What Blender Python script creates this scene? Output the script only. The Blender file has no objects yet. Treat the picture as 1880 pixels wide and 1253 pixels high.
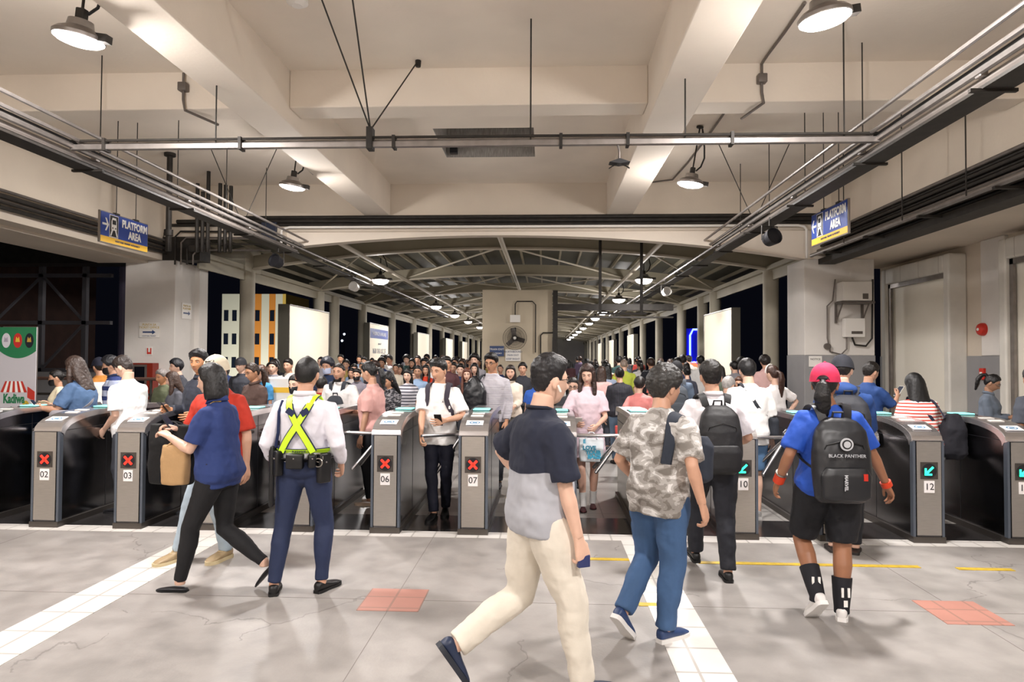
import bpy, bmesh, math, random
import numpy as np
from mathutils import Vector as V, Matrix, noise
PI = math.pi; R = math.radians
SC = bpy.context.scene; COL = SC.collection
random.seed(7)
# ---------------- camera ----------------
F = 1253.0; CX, CY = 940.0, 626.5; CH = 1.62
YAW = math.atan(61 / F); PITCH = math.atan(31 / F); ROLL = R(-0.3)
cd = bpy.data.cameras.new('camera'); cam = bpy.data.objects.new('camera', cd); COL.objects.link(cam)
cd.sensor_width = 36; cd.lens = 36 * F / 1880; cd.clip_start = .05; cd.clip_end = 600
CM = Matrix.Rotation(YAW, 4, 'Z') @ Matrix.Rotation(PI / 2 + PITCH, 4, 'X') @ Matrix.Rotation(ROLL * -1, 4, 'Z')
cam.matrix_world = Matrix.Translation((0, 0, CH)) @ CM
SC.camera = cam
# ---------------- world: night sky ----------------
w = bpy.data.worlds.new('night'); SC.world = w; w.use_nodes = True
w.node_tree.nodes['Background'].inputs[0].default_value = (.10, .11, .2, 1)
w.node_tree.nodes['Background'].inputs[1].default_value = .015
# ---------------- exposure ----------------
SC.view_settings.view_transform = 'Standard'; SC.view_settings.look = 'None'
SC.view_settings.exposure = 0.45; SC.view_settings.gamma = 1
SC.cycles.max_bounces = 7; SC.cycles.diffuse_bounces = 4; SC.cycles.glossy_bounces = 4
SC.cycles.use_denoising = True; SC.cycles.sample_clamp_indirect = 4
HALL_W = 190; LANE_W = 135   # lamp powers


def ray(px, py):
    return (CM.to_3x3() @ V(((px - CX) / F, (CY - py) / F, -1)))
def g(px, py, z=0):
    r = ray(px, py); t = (z - CH) / r.z; return V((r.x * t, r.y * t, z))
def aY(px, py, Y):
    r = ray(px, py); t = Y / r.y; return V((r.x * t, Y, CH + r.z * t))
def aX(px, py, X):
    r = ray(px, py); t = X / r.x; return V((X, r.y * t, CH + r.z * t))

# ---------------- helpers ----------------
def lin(c):
    if isinstance(c, str):
        c = c.lstrip('#'); c = [int(c[i:i + 2], 16) / 255 for i in (0, 2, 4)]
    return tuple((x / 12.92 if x <= .04045 else ((x + .055) / 1.055) ** 2.4) for x in c) + (1,)
MATS = {}
def mat(name, col, rough=.6, metal=0, var=0, vs=6, bump=0, bs=40, emit=0, spec=.5, aniso=None, key=None):
    k = key or name
    if k in MATS: return MATS[k]
    m = bpy.data.materials.new(name); m.use_nodes = True; nt = m.node_tree; b = nt.nodes['Principled BSDF']
    c = lin(col); b.inputs['Base Color'].default_value = c; b.inputs['Roughness'].default_value = rough
    b.inputs['Metallic'].default_value = metal; b.inputs['Specular IOR Level'].default_value = spec
    tc = nt.nodes.new('ShaderNodeTexCoord')
    mp = nt.nodes.new('ShaderNodeMapping'); nt.links.new(tc.outputs['Object'], mp.inputs[0])
    if aniso: mp.inputs['Scale'].default_value = aniso
    if var:
        n = nt.nodes.new('ShaderNodeTexNoise'); n.inputs['Scale'].default_value = vs; n.inputs['Detail'].default_value = 5
        nt.links.new(mp.outputs[0], n.inputs[0])
        mx = nt.nodes.new('ShaderNodeMix'); mx.data_type = 'RGBA'
        mx.inputs[6].default_value = tuple(x * (1 - var) for x in c[:3]) + (1,)
        mx.inputs[7].default_value = tuple(min(1, x * (1 + var)) for x in c[:3]) + (1,)
        cr = nt.nodes.new('ShaderNodeMapRange'); cr.inputs[1].default_value = .3; cr.inputs[2].default_value = .7
        nt.links.new(n.outputs[0], cr.inputs[0]); nt.links.new(cr.outputs[0], mx.inputs[0]); nt.links.new(mx.outputs[2], b.inputs['Base Color'])
    if bump:
        n2 = nt.nodes.new('ShaderNodeTexNoise'); n2.inputs['Scale'].default_value = bs; n2.inputs['Detail'].default_value = 4
        nt.links.new(mp.outputs[0], n2.inputs[0])
        bp = nt.nodes.new('ShaderNodeBump'); bp.inputs['Strength'].default_value = bump; bp.inputs['Distance'].default_value = .02
        nt.links.new(n2.outputs[0], bp.inputs['Height']); nt.links.new(bp.outputs[0], b.inputs['Normal'])
    if emit:
        b.inputs['Emission Color'].default_value = c; b.inputs['Emission Strength'].default_value = emit
    MATS[k] = m; return m

class MB:
    def __init__(s): s.v = []; s.f = []; s.mi = []
    def add(s, vs, fs, m=0):
        o = len(s.v); s.v += [tuple(x) for x in vs]; s.f += [tuple(i + o for i in f) for f in fs]; s.mi += [m] * len(fs); return s
    def box(s, x0, x1, y0, y1, z0, z1, m=0, M=None):
        vs = [V((x, y, z)) for z in (z0, z1) for y in (y0, y1) for x in (x0, x1)]
        if M: vs = [M @ v for v in vs]
        return s.add(vs, [(0, 2, 3, 1), (4, 5, 7, 6), (0, 1, 5, 4), (2, 6, 7, 3), (0, 4, 6, 2), (1, 3, 7, 5)], m)
    def rbox(s, x0, x1, y0, y1, z0, z1, r=.01, m=0, M=None):   # box with rounded edges
        bm = bmesh.new(); bmesh.ops.create_cube(bm, size=1)
        for v in bm.verts: v.co = V(((x0 + x1) / 2 + v.co.x * (x1 - x0), (y0 + y1) / 2 + v.co.y * (y1 - y0), (z0 + z1) / 2 + v.co.z * (z1 - z0)))
        bmesh.ops.bevel(bm, geom=bm.edges[:], offset=r, segments=3, affect='EDGES', profile=.5)
        vs = [(M @ v.co if M else v.co.copy()) for v in bm.verts]; bm.verts.index_update()
        fs = [tuple(v.index for v in f.verts) for f in bm.faces]; bm.free(); return s.add(vs, fs, m)
    def prism(s, pts, axis, a, b, m=0):   # polygon of 2D pts, extruded along axis from a to b
        n = len(pts)
        def mk(p, t):
            return {'x': (t, p[0], p[1]), 'y': (p[0], t, p[1]), 'z': (p[0], p[1], t)}[axis]
        vs = [mk(p, a) for p in pts] + [mk(p, b) for p in pts]
        return s.add(vs, [tuple(range(n)), tuple(range(2 * n - 1, n - 1, -1))] + [(i, (i + 1) % n, n + (i + 1) % n, n + i) for i in range(n)], m)
    def tube(s, pts, r, n=8, m=0, flat=1.0, side=None, cap=True, dome=False):
        """loft along pts; r scalar or list of r or (ra, rb); ra along side, rb across"""
        pts = [V(p) for p in pts]; k = len(pts)
        rr = list(r) if isinstance(r, (list, tuple)) else [r] * k
        rr = [(a if isinstance(a, (tuple, list)) else (a, a * flat)) for a in rr]
        if dome:
            d0 = (pts[0] - pts[1]).normalized(); d1 = (pts[-1] - pts[-2]).normalized(); a0, a1 = rr[0], rr[-1]
            m0, m1 = min(a0), min(a1)
            pts = [pts[0] + d0 * m0 * .9, pts[0] + d0 * m0 * .6] + pts + [pts[-1] + d1 * m1 * .6, pts[-1] + d1 * m1 * .9]
            rr = [(a0[0] * .35, a0[1] * .35), (a0[0] * .8, a0[1] * .8)] + rr + [(a1[0] * .8, a1[1] * .8), (a1[0] * .35, a1[1] * .35)]; k += 4
        sd = V(side) if side is not None else None; prev = None; vs = []
        for i, p in enumerate(pts):
            t = (pts[min(i + 1, k - 1)] - pts[max(i - 1, 0)])
            if t.length < 1e-9: t = V((0, 0, 1))
            t.normalize()
            ref = sd if sd is not None else (prev if prev is not None else (V((1, 0, 0)) if abs(t.x) < .9 else V((0, 1, 0))))
            u = ref - t * ref.dot(t)
            if u.length < 1e-4: u = t.orthogonal()
            u.normalize(); prev = u; w_ = t.cross(u)
            for j in range(n):
                a = 2 * PI * j / n; vs.append(p + u * rr[i][0] * math.cos(a) + w_ * rr[i][1] * math.sin(a))
        fs = [(i * n + j, i * n + (j + 1) % n, (i + 1) * n + (j + 1) % n, (i + 1) * n + j) for i in range(k - 1) for j in range(n)]
        if cap: fs += [tuple(range(n - 1, -1, -1)), tuple((k - 1) * n + j for j in range(n))]
        return s.add(vs, fs, m)
    def ell(s, c, rx, ry, rz, n=16, m=0, M=None):
        c = V(c); vs = [V((0, 0, -rz))]; k = n // 2
        for i in range(1, k):
            a = -PI / 2 + PI * i / k
            for j in range(n): vs.append(V((rx * math.cos(a) * math.cos(2 * PI * j / n), ry * math.cos(a) * math.sin(2 * PI * j / n), rz * math.sin(a))))
        vs.append(V((0, 0, rz))); L = len(vs) - 1
        fs = [(0, 1 + (j + 1) % n, 1 + j) for j in range(n)]
        for i in range(k - 2): fs += [(1 + i * n + j, 1 + i * n + (j + 1) % n, 1 + (i + 1) * n + (j + 1) % n, 1 + (i + 1) * n + j) for j in range(n)]
        b = 1 + (k - 2) * n; fs += [(b + j, b + (j + 1) % n, L) for j in range(n)]
        if M: vs = [M @ v for v in vs]
        return s.add([v + c for v in vs], fs, m)
    def lathe(s, prof, c=(0, 0, 0), n=24, m=0, M=None):   # prof: (r, z)
        vs = []; k = len(prof)
        for r_, z in prof:
            for j in range(n):
                p = V((r_ * math.cos(2 * PI * j / n), r_ * math.sin(2 * PI * j / n), z)); vs.append((M @ p if M else p) + V(c))
        fs = [(i * n + j, i * n + (j + 1) % n, (i + 1) * n + (j + 1) % n, (i + 1) * n + j) for i in range(k - 1) for j in range(n)]
        fs += [tuple(range(n - 1, -1, -1)), tuple((k - 1) * n + j for j in range(n))]
        return s.add(vs, fs, m)
    def mesh(s, name, mats, smooth=False):
        me = bpy.data.meshes.new(name); me.from_pydata(s.v, [], s.f)
        for m in (mats if isinstance(mats, (list, tuple)) else [mats]): me.materials.append(m)
        me.polygons.foreach_set('material_index', s.mi)
        if smooth: me.polygons.foreach_set('use_smooth', [True] * len(s.f))
        me.update()
        bm = bmesh.new(); bm.from_mesh(me); bmesh.ops.recalc_face_normals(bm, faces=bm.faces); bm.to_mesh(me); bm.free()
        return me
    def obj(s, name, mats, parent=None, smooth=False, **kw):
        me = s.mesh(name, mats, smooth)
        if smooth == 'auto': me.set_sharp_from_angle(angle=R(35)); 
        o = bpy.data.objects.new(name, me); COL.objects.link(o)
        if parent: o.parent = parent
        for k_, v_ in kw.items(): o[k_] = v_
        return o
def empty(name, loc, rz=0, **kw):
    o = bpy.data.objects.new(name, None); COL.objects.link(o); o.location = loc; o.rotation_euler = (0, 0, rz); o.empty_display_size = .1
    for k, v in kw.items(): o[k] = v
    return o
def struct(mb, name, m, **kw): return mb.obj(name, m, kind='structure', **kw)
def copy_tree(o, parent=None, **kw):
    c = o.copy(); COL.objects.link(c); c.parent = parent
    for ch in list(o.children): copy_tree(ch, c)
    for k, v in kw.items(): c[k] = v
    return c
def text(s, size, loc, rot, m, parent, name='lettering', ext=.0015, bold=0, align='CENTER', sx=1):
    cu = bpy.data.curves.new(name, 'FONT'); cu.body = s; cu.size = size; cu.extrude = ext; cu.offset = bold; cu.align_x = align; cu.align_y = 'CENTER'; cu.resolution_u = 3
    t = bpy.data.objects.new('tmp', cu); COL.objects.link(t)
    me = bpy.data.meshes.new_from_object(t.evaluated_get(bpy.context.evaluated_depsgraph_get())); me.name = name
    bpy.data.objects.remove(t); me.materials.clear(); me.materials.append(m)
    o = bpy.data.objects.new(name, me); COL.objects.link(o); o.parent = parent; o.location = loc; o.rotation_euler = rot; o.scale = (sx, 1, 1); return o
# ================= materials of the place =================
M_ceil = mat('painted_concrete', '#E4D9CB', .8, var=.05, vs=1.2, bump=.08, bs=25)
M_wallp = mat('painted_wall', '#D0C4B4', .8, var=.06, vs=1.0, bump=.08, bs=25)
M_pill = mat('pillar_paint', '#DAD5CF', .75, var=.06, vs=1.5, bump=.06, bs=20)
M_dark = mat('grimy_steel', '#2B2723', .6, metal=.3, var=.3, vs=9)
M_rack = mat('galvanised_steel', '#8E8884', .38, metal=.75, var=.15, vs=8)
M_pipe = mat('conduit_grey', '#6F6863', .45, metal=.5, var=.15, vs=6)
M_black = mat('black_paint', '#15151A', .5)
M_cable = mat('black_cable', '#0E0E10', .6)
M_col = mat('column_paint', '#BDB6A4', .7, var=.08, vs=2)
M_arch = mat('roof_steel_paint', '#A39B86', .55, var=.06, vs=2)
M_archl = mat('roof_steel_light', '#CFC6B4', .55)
M_roof = mat('dark_roof_sheet', '#55554A', .6)
M_white = mat('white_plastic', '#E6E2DC', .5)
M_grey = mat('wainscot_grey', '#8C8B8C', .6, var=.05, vs=3)
M_steel = mat('brushed_steel', '#A9A29A', .32, metal=.92, bump=.12, bs=30, aniso=(1, 1, 12), var=.08, vs=10)
M_lens = mat('lamp_lens', '#FFF8F4', .3, emit=14)
M_red = mat('red_paint', '#C02818', .4)

# ---- floor: grey polished concrete with stains, tiles ----
def floor_mat():
    m = bpy.data.materials.new('concrete_floor'); m.use_nodes = True; nt = m.node_tree; N = nt.nodes; L = nt.links; b = N['Principled BSDF']
    tc = N.new('ShaderNodeTexCoord')
    def noise_(sc, det=6, d=0):
        n = N.new('ShaderNodeTexNoise'); n.inputs['Scale'].default_value = sc; n.inputs['Detail'].default_value = det; n.inputs['Distortion'].default_value = d; L.new(tc.outputs['Object'], n.inputs[0]); return n
    n1 = noise_(.55, 7, .4); n2 = noise_(5, 6); n3 = noise_(60, 3)
    r = N.new('ShaderNodeValToRGB'); r.color_ramp.elements[0].position = .32; r.color_ramp.elements[0].color = lin('#837E7A'); r.color_ramp.elements[1].position = .68; r.color_ramp.elements[1].color = lin('#A5A09C'); L.new(n1.outputs[0], r.inputs[0])
    r2 = N.new('ShaderNodeValToRGB'); r2.color_ramp.elements[0].position = .3; r2.color_ramp.elements[0].color = (.82, .82, .82, 1); r2.color_ramp.elements[1].position = .6; r2.color_ramp.elements[1].color = (1.05, 1.05, 1.05, 1); L.new(n2.outputs[0], r2.inputs[0])
    mx = N.new('ShaderNodeMix'); mx.data_type = 'RGBA'; mx.blend_type = 'MULTIPLY'; mx.inputs[0].default_value = 1; L.new(r.outputs[0], mx.inputs[6]); L.new(r2.outputs[0], mx.inputs[7])
    # hairline cracks
    v = N.new('ShaderNodeTexVoronoi'); v.feature = 'DISTANCE_TO_EDGE'; v.inputs['Scale'].default_value = .55
    n4 = noise_(2.2, 5, .6); mp = N.new('ShaderNodeVectorMath'); mp.operation = 'MULTIPLY_ADD'; L.new(n4.outputs[1], mp.inputs[0]); mp.inputs[1].default_value = (.5, .5, .5); L.new(tc.outputs['Object'], mp.inputs[2]); L.new(mp.outputs[0], v.inputs[0])
    lt = N.new('ShaderNodeMath'); lt.operation = 'LESS_THAN'; L.new(v.outputs[0], lt.inputs[0]); lt.inputs[1].default_value = .0035
    gt = N.new('ShaderNodeMath'); gt.operation = 'GREATER_THAN'; gt.inputs[1].default_value = .5; L.new(n1.outputs[0], gt.inputs[0])
    ml = N.new('ShaderNodeMath'); ml.operation = 'MULTIPLY'; L.new(lt.outputs[0], ml.inputs[0]); L.new(gt.outputs[0], ml.inputs[1])
    m3 = N.new('ShaderNodeMath'); m3.operation = 'MULTIPLY'; m3.inputs[1].default_value = .35; L.new(ml.outputs[0], m3.inputs[0])
    mx2 = N.new('ShaderNodeMix'); mx2.data_type = 'RGBA'; L.new(m3.outputs[0], mx2.inputs[0]); L.new(mx.outputs[2], mx2.inputs[6]); mx2.inputs[7].default_value = lin('#4D4844')
    L.new(mx2.outputs[2], b.inputs['Base Color'])
    rr = N.new('ShaderNodeMapRange'); rr.inputs[3].default_value = .34; rr.inputs[4].default_value = .62; L.new(n2.outputs[0], rr.inputs[0]); L.new(rr.outputs[0], b.inputs['Roughness'])
    bp = N.new('ShaderNodeBump'); bp.inputs['Strength'].default_value = .1; bp.inputs['Distance'].default_value = .01; L.new(n3.outputs[0], bp.inputs['Height']); L.new(bp.outputs[0], b.inputs['Normal'])
    return m
M_floor = floor_mat()
def tile_mat(name, c1, c2, grout, sx, sy, rough=.35, gw=.008):
    m = bpy.data.materials.new(name); m.use_nodes = True; nt = m.node_tree; N = nt.nodes; L = nt.links; b = N['Principled BSDF']
    tc = N.new('ShaderNodeTexCoord'); br = N.new('ShaderNodeTexBrick'); br.offset = 0; L.new(tc.outputs['Object'], br.inputs[0])
    br.inputs['Color1'].default_value = lin(c1); br.inputs['Color2'].default_value = lin(c2); br.inputs['Mortar'].default_value = lin(grout)
    br.inputs['Scale'].default_value = 1; br.inputs['Mortar Size'].default_value = gw; br.inputs['Brick Width'].default_value = sx; br.inputs['Row Height'].default_value = sy
    n = N.new('ShaderNodeTexNoise'); n.inputs['Scale'].default_value = 3; n.inputs['Detail'].default_value = 6; L.new(tc.outputs['Object'], n.inputs[0])
    r = N.new('ShaderNodeMapRange'); r.inputs[1].default_value = .3; r.inputs[2].default_value = .7; r.inputs[3].default_value = .86; r.inputs[4].default_value = 1.0; L.new(n.outputs[0], r.inputs[0])
    mx = N.new('ShaderNodeMix'); mx.data_type = 'RGBA'; mx.blend_type = 'MULTIPLY'; mx.inputs[0].default_value = 1; L.new(br.outputs[0], mx.inputs[6]); L.new(r.outputs[0], mx.inputs[7]); L.new(mx.outputs[2], b.inputs['Base Color'])
    b.inputs['Roughness'].default_value = rough; return m
M_wtile = tile_mat('white_strip_tile', '#E2DED9', '#DCD7D1', '#B4AFA9', .2, .3)
M_lane = tile_mat('lane_floor_tile', '#A29E99', '#9A9692', '#75716D', .6, .6, .28)
M_gran = mat('dark_granite', '#2E2C2C', .18, var=.35, vs=40)
M_pink = tile_mat('pink_tile', '#C08A7C', '#BA8476', '#A07A6E', .2, .2, .5)
M_yel = mat('yellow_paint', '#C4A534', .55, var=.2, vs=20)

GY = 6.25          # line of the turnstile fronts
mb = MB().box(-11, 9.5, -7, GY - .1, -.3, 0); struct(mb, 'floor', M_floor)
mb = MB().box(-14, 9.5, GY + .75, 15, -.3, 0).box(-8, 6.2, 15, 130, -.3, 0); struct(mb, 'floor_platform_side', M_lane)
mb = MB().box(-11, 9.5, GY + .1, GY + .75, -.3, 0); struct(mb, 'floor_threshold_granite', M_gran)
mb = MB().box(-11, 9.5, GY - .1, GY + .1, -.3, 0.002); struct(mb, 'floor_threshold_tile', M_wtile)
for x0, x1 in ((-3.17, -2.83), (.68, .97)):
    mb = MB().box(x0, x1, -7, GY - .1, -.1, .0035); struct(mb, 'floor_tile_strip', M_wtile)
for x in (-1.2, 2.47):
    mb = MB().box(x, x + .4, 4.35, 4.76, -.1, .0035); struct(mb, 'floor_tile_patch', M_pink)
for x0, x1, y0, y1 in ((.3, .68, 5.54, 5.6), (1.22, 2.93, 5.5, 5.56), (3.2, 3.62, 5.47, 5.53), (.62, .74, 4.54, 4.6)):
    mb = MB().box(x0, x1, y0, y1, -.1, .004); struct(mb, 'floor_line_marking', M_yel)
for x0, x1, y0 in ((-.45, .05, 7.9),):
    mb = MB().box(x0, x1, y0, y0 + .06, -.1, .003); struct(mb, 'floor_line_marking', M_yel)

M_joint = mat('joint_grey', '#7A746F', .8)
for x in (-4.67, -1.0, 2.67): struct(MB().box(x - .0018, x + .0018, -7, GY - .1, -.05, .0012), 'floor_joint', M_joint)
for y in (4.555, .9, -2.8): struct(MB().box(-8, 8, y - .0018, y + .0018, -.05, .0012), 'floor_joint', M_joint)
# ---- ceiling slab with hatch opening, beams ----
ZC = 4.97; ZB = 4.35; XL, XR = -7.5, 5.35
hx0, hx1, hy0, hy1 = -1.66, -.18, 9.84, 11.28
mb = MB().box(XL, XR, -7, hy0, ZC, ZC + .25).box(XL, XR, hy1, 13, ZC, ZC + .25).box(XL, hx0, hy0, hy1, ZC, ZC + .25).box(hx1, XR, hy0, hy1, ZC, ZC + .25)
struct(mb, 'ceiling', M_ceil)
M_hatch = mat('bare_hatch_concrete', '#97928C', .85, var=.3, vs=14, bump=.2, aniso=(4, 4, .6))
mb = MB().box(hx0 - .1, hx1 + .1, hy1, hy1 + .1, ZC + .25, ZC + .9).box(hx0 - .1, hx0, hy0, hy1, ZC + .25, ZC + .9).box(hx1, hx1 + .1, hy0, hy1, ZC + .25, ZC + .9).box(hx0 - .1, hx1 + .1, hy0 - .1, hy0, ZC + .25, ZC + .9).box(hx0 - .1, hx1 + .1, hy0 - .1, hy1 + .1, ZC + .9, ZC + 1)
mb.box(hx0, hx1, hy1 - .012, hy1, ZC, ZC + .25).box(hx0, hx0 + .012, hy0, hy1, ZC, ZC + .25)
struct(mb, 'ceiling_hatch_shaft', M_hatch)
mb = MB().box(hx0 + .08, hx0 + .2, hy1 - .2, hy1 - .1, ZC + .02, ZC + .2); o = mb.obj('junction_box', M_black); o['label'] = 'small black box inside the square ceiling hatch'; o['category'] = 'junction box'
for x0, x1 in ((-3.49, -3.0), (1.16, 1.65)):
    struct(MB().rbox(x0, x1, -7, 13, ZB, ZC + .1, .015), 'ceiling_beam', M_ceil)
for y in (7.77, 2.57, -2.63):
    for x0, x1 in ((XL, -3.49), (-3.0, 1.16), (1.65, XR)):
        struct(MB().rbox(x0, x1, y, y + .38, 4.53, ZC + .1, .015), 'ceiling_beam', M_ceil)
struct(MB().box(XL - .3, XR + .3, 13, 13.35, 4.05, ZC + .25), 'ceiling_beam', M_wallp)
struct(MB().box(XL - .3, XR + .4, -7.2, -7, 0, ZC + .25), 'wall_back', M_wallp)
struct(MB().box(XL - .3, XL, -7, 13, 3.5, ZC + .25), 'wall_left', M_wallp)
struct(MB().box(-8.8, -8.6, -7, 5, 0, 3.5), 'wall_left_lower', M_wallp)
struct(MB().box(-8.8, XL - .3, -7, 13, 3.45, 3.6), 'ceiling_soffit_left', M_wallp)
struct(MB().box(XR, XR + .3, -7, 13, 3.5, ZC + .25), 'wall_right', M_wallp)
struct(MB().box(XR + .3, 7.2, -7, 14.4, 3.5, 3.7), 'ceiling_soffit_right', M_wallp)
struct(MB().box(6.9, 7.2, -7, 14.4, 1.69, 3.5), 'wall_right_bay', M_wallp)
struct(MB().box(6.885, 7.2, -7, 14.4, 0, 1.69), 'wall_right_wainscot', M_grey)
# arched fascia under the end beam
AC = -.95
pts = [(x, 4.07) for x in (XL - .3, XR + .3)]
n = 24; curve = []; FX0 = -5.05
for i in range(n + 1):
    x = XR + .3 + (FX0 - XR - .3) * i / n; curve.append((x, 3.98 - .0137 * (x - AC) ** 2))
struct(MB().prism([(FX0, 4.07), (XR + .3, 4.07)] + curve, 'y', 13.05, 13.3), 'trim_arched_fascia', M_ceil)

# pillars
struct(MB().rbox(-8.25, -7.24, 13, 14.1, 0, 3.5, .01), 'pillar', M_pill)
struct(MB().rbox(-7.28, -7.14, 13.75, 14.1, 0, 3.5, .01), 'pillar', M_pill)
struct(MB().box(-14, XL + .1, 13.4, 13.9, 3.5, 4.4), 'beam_left_outer', M_dark)
struct(MB().box(XL, -5.05, 13.02, 13.3, 3.96, 4.07), 'trim_beam_edge', M_wallp)
struct(MB().rbox(4.84, 6.12, 13, 13.9, 1.7, 3.5, .01), 'pillar', M_pill)
struct(MB().rbox(4.83, 6.13, 12.99, 13.91, 0, 1.7, .01), 'pillar_wainscot', M_grey)
# pilaster + framed shutter panels on the right
M_shut = mat('cream_panel', '#F0EADC', .6, var=.03, vs=1)
M_fr = tile_mat('clad_frame', '#E0DCD4', '#DAD6CD', '#A8A298', 3.0, .62, .5, .006)
struct(MB().rbox(6.83, 7.15, 10.5, 11.05, 1.69, 3.5, .02), 'pilaster', M_pill)
struct(MB().rbox(6.82, 7.15, 10.49, 11.06, 0, 1.69, .02), 'pilaster_wainscot', M_grey)
def shutter(y0, y1, top):
    r = empty('shutter_panel', (6.75, (y0 + y1) / 2, 0), kind='structure')
    def P(mb, name, m):
        o = mb.obj(name, m, r); o.location = (-6.75, -(y0 + y1) / 2, 0); return o
    fw = .3
    P(MB().rbox(6.6, 6.9, y0, y0 + .16, 0, top, .03).rbox(6.6, 6.9, y1 - .16, y1, 0, top, .03).rbox(6.6, 6.9, y0 + .16, y1 - .16, top - .3, top, .03), 'frame', M_fr)
    P(MB().box(6.66, 6.7, y0 + .16, y0 + .24, 0, top - .3).box(6.66, 6.7, y1 - .24, y1 - .16, 0, top - .3).box(6.66, 6.7, y0 + .16, y1 - .16, top - .38, top - .3), 'channel', M_rack)
    P(MB().box(6.72, 6.78, y0 + .2, y1 - .2, 0, top - .34), 'panel', M_shut)
shutter(11.5, 13.75, 3.38); shutter(7.9, 10.28, 3.38); shutter(4.2, 6.9, 3.38)

# ---- corridor beyond: columns, arches, roof, pipes ----
YS = [15.7 + 5.05 * k for k in range(15)]
for k, y in enumerate(YS):
    for X, nm in ((-7.0, 'l'), (5.1, 'r')):
        mb = MB(); mb.lathe([(.17, 0), (.17, 3.62)], (X, y, 0), 20); o = mb.obj('column', M_col, smooth='auto', kind='structure')
for X, y in ((-7.0, 22.3), (5.1, 22.4)):
    MB().lathe([(.17, 0), (.17, 3.62)], (X, y, 0), 20).obj('column', M_col, smooth='auto', kind='structure')
struct(MB().box(-7.72, -6.86, 15.25, 16.1, 3.6, 4.22), 'column_capital_left', M_col)
struct(MB().box(-8.4, -6.75, 12.98, 13.4, 3.5, 3.96), 'beam_dark_band', M_dark)
def az(x, z0=4.15): return z0 - .0137 * (x - AC) ** 2
AY = [14.4] + YS
for y in YS:
    n = 28; xs = [-7.3 + 12.7 * i / n for i in range(n + 1)]
    web = [(x, az(x)) for x in xs] + [(x, az(x) + .32) for x in reversed(xs)]
    fl = [(x, az(x) - .02) for x in xs] + [(x, az(x) + .02) for x in reversed(xs)]
    r = empty('roof_arch', (AC, y, 4.1), kind='structure')
    o = MB().prism(web, 'y', -.02, .02).obj('web', M_arch, r); o.location = (-AC, 0, -4.1)
    o = MB().prism(fl, 'y', -.09, .09).obj('flange', M_archl, r); o.location = (-AC, 0, -4.1)
n = 28; xs = [-8.2 + 14.5 * i / n for i in range(n + 1)]
struct(MB().prism([(x, az(x) + .46) for x in xs] + [(x, az(x) + .5) for x in reversed(xs)], 'y', 13.4, 92), 'roof_sheet', M_roof)
mb = MB()
for i in range(24):
    x = -7.2 + 12.5 * i / 23; z = az(x)
    mb.box(x - .025, x + .025, 13.4, 91, z + .36, z + .45)
struct(mb, 'roof_purlins', M_arch)
for x in (-4.25, -.95, 2.35):
    z = az(x) - .02
    MB().tube([(x, 13.5, z), (x, 90, z)], .055, 12).obj('roof_pipe', M_archl, smooth='auto', kind='structure')
mb = MB()
for i in range(len(YS) - 1):
    y0, y1 = YS[i], YS[i + 1]
    for xa, xb in ((-.95, -4.25), (-.95, 2.35), (-4.25, -7.0), (2.35, 5.1)):
        mb.tube([(xa, y0, az(xa) + .06), (xb, y1, az(xb) + .06)], .024, 6)
        if i % 2: mb.tube([(xb, y0, az(xb) + .12), (xa, y1, az(xa) + .12)], .024, 6)
struct(mb, 'roof_bracing', M_archl)
for X in (-7.0, 5.1):
    struct(MB().box(X - .12, X + .12, 13.4, 91, 3.62, 3.72).box(X - .02, X + .02, 13.4, 91, 3.4, 3.62), 'eave_beam', M_arch)
    struct(MB().box(X - .1, X + .1, 15.9, 91, 0, .95), 'parapet', M_dark)
struct(MB().box(-8, 6.2, 91, 91.3, 0, 4.5), 'wall_far', M_pill)
# fan wall block and dark steel post/beam beside it
struct(MB().box(-1.85, .2, 20, 22, 0, 3.62), 'pillar_block', mat('block_paint', '#BFB29C', .8, var=.07, vs=1.2))
struct(MB().box(.22, .36, 19.9, 20.1, 0, 3.6).box(.36, 3.7, 19.9, 20.1, 3.02, 3.2).box(.36, 3.7, 19.9, 20.1, 2.8, 2.84), 'steel_portal', M_dark)
for x, z in ((1.2, 2.75), (2.1, 2.75)):
    struct(MB().box(x - .03, x + .03, 15.0, 15.06, z - .15, 4.3), 'hanging_post', M_dark)
struct(MB().box(1.15, 2.2, 14.98, 15.08, 2.58, 2.62), 'hanging_rail', M_dark)
# far-left outside: parapet, steel scaffold, brown shed wall
struct(MB().box(-14, -8.25, 14, 14.2, 0, 1.27), 'parapet', M_grey)
struct(MB().box(-16, -13.6, 15.5, 20, -1, 5), 'wall_shed', mat('rust_brown_sheet', '#4A3028', .8, var=.2, vs=3))
mb = MB()
sx = [-13.4, -12.3, -11.2, -10.2]
for x in sx: mb.box(x - .05, x + .05, 14.6, 14.7, 0, 5)
for z in (1.3, 2.35, 3.4, 4.3): mb.box(-14, -9.6, 14.6, 14.7, z - .04, z + .04)
for i in range(3):
    for j, (z0, z1) in enumerate(((1.3, 2.35), (2.35, 3.4))):
        a, b_ = (sx[i], z0), (sx[i + 1], z1)
        if (i + j) % 2: a, b_ = (sx[i], z1), (sx[i + 1], z0)
        mb.tube([(a[0], 14.65, a[1]), (b_[0], 14.65, b_[1])], .035, 6)
struct(mb, 'steel_scaffold', mat('scaffold_grey', '#6B6A70', .6, metal=.3))
struct(MB().tube([(-9.3, 14.6, 0), (-9.3, 14.6, 4.6)], .09, 10), 'steel_post', mat('mauve_post', '#5C5870', .6))
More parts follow.
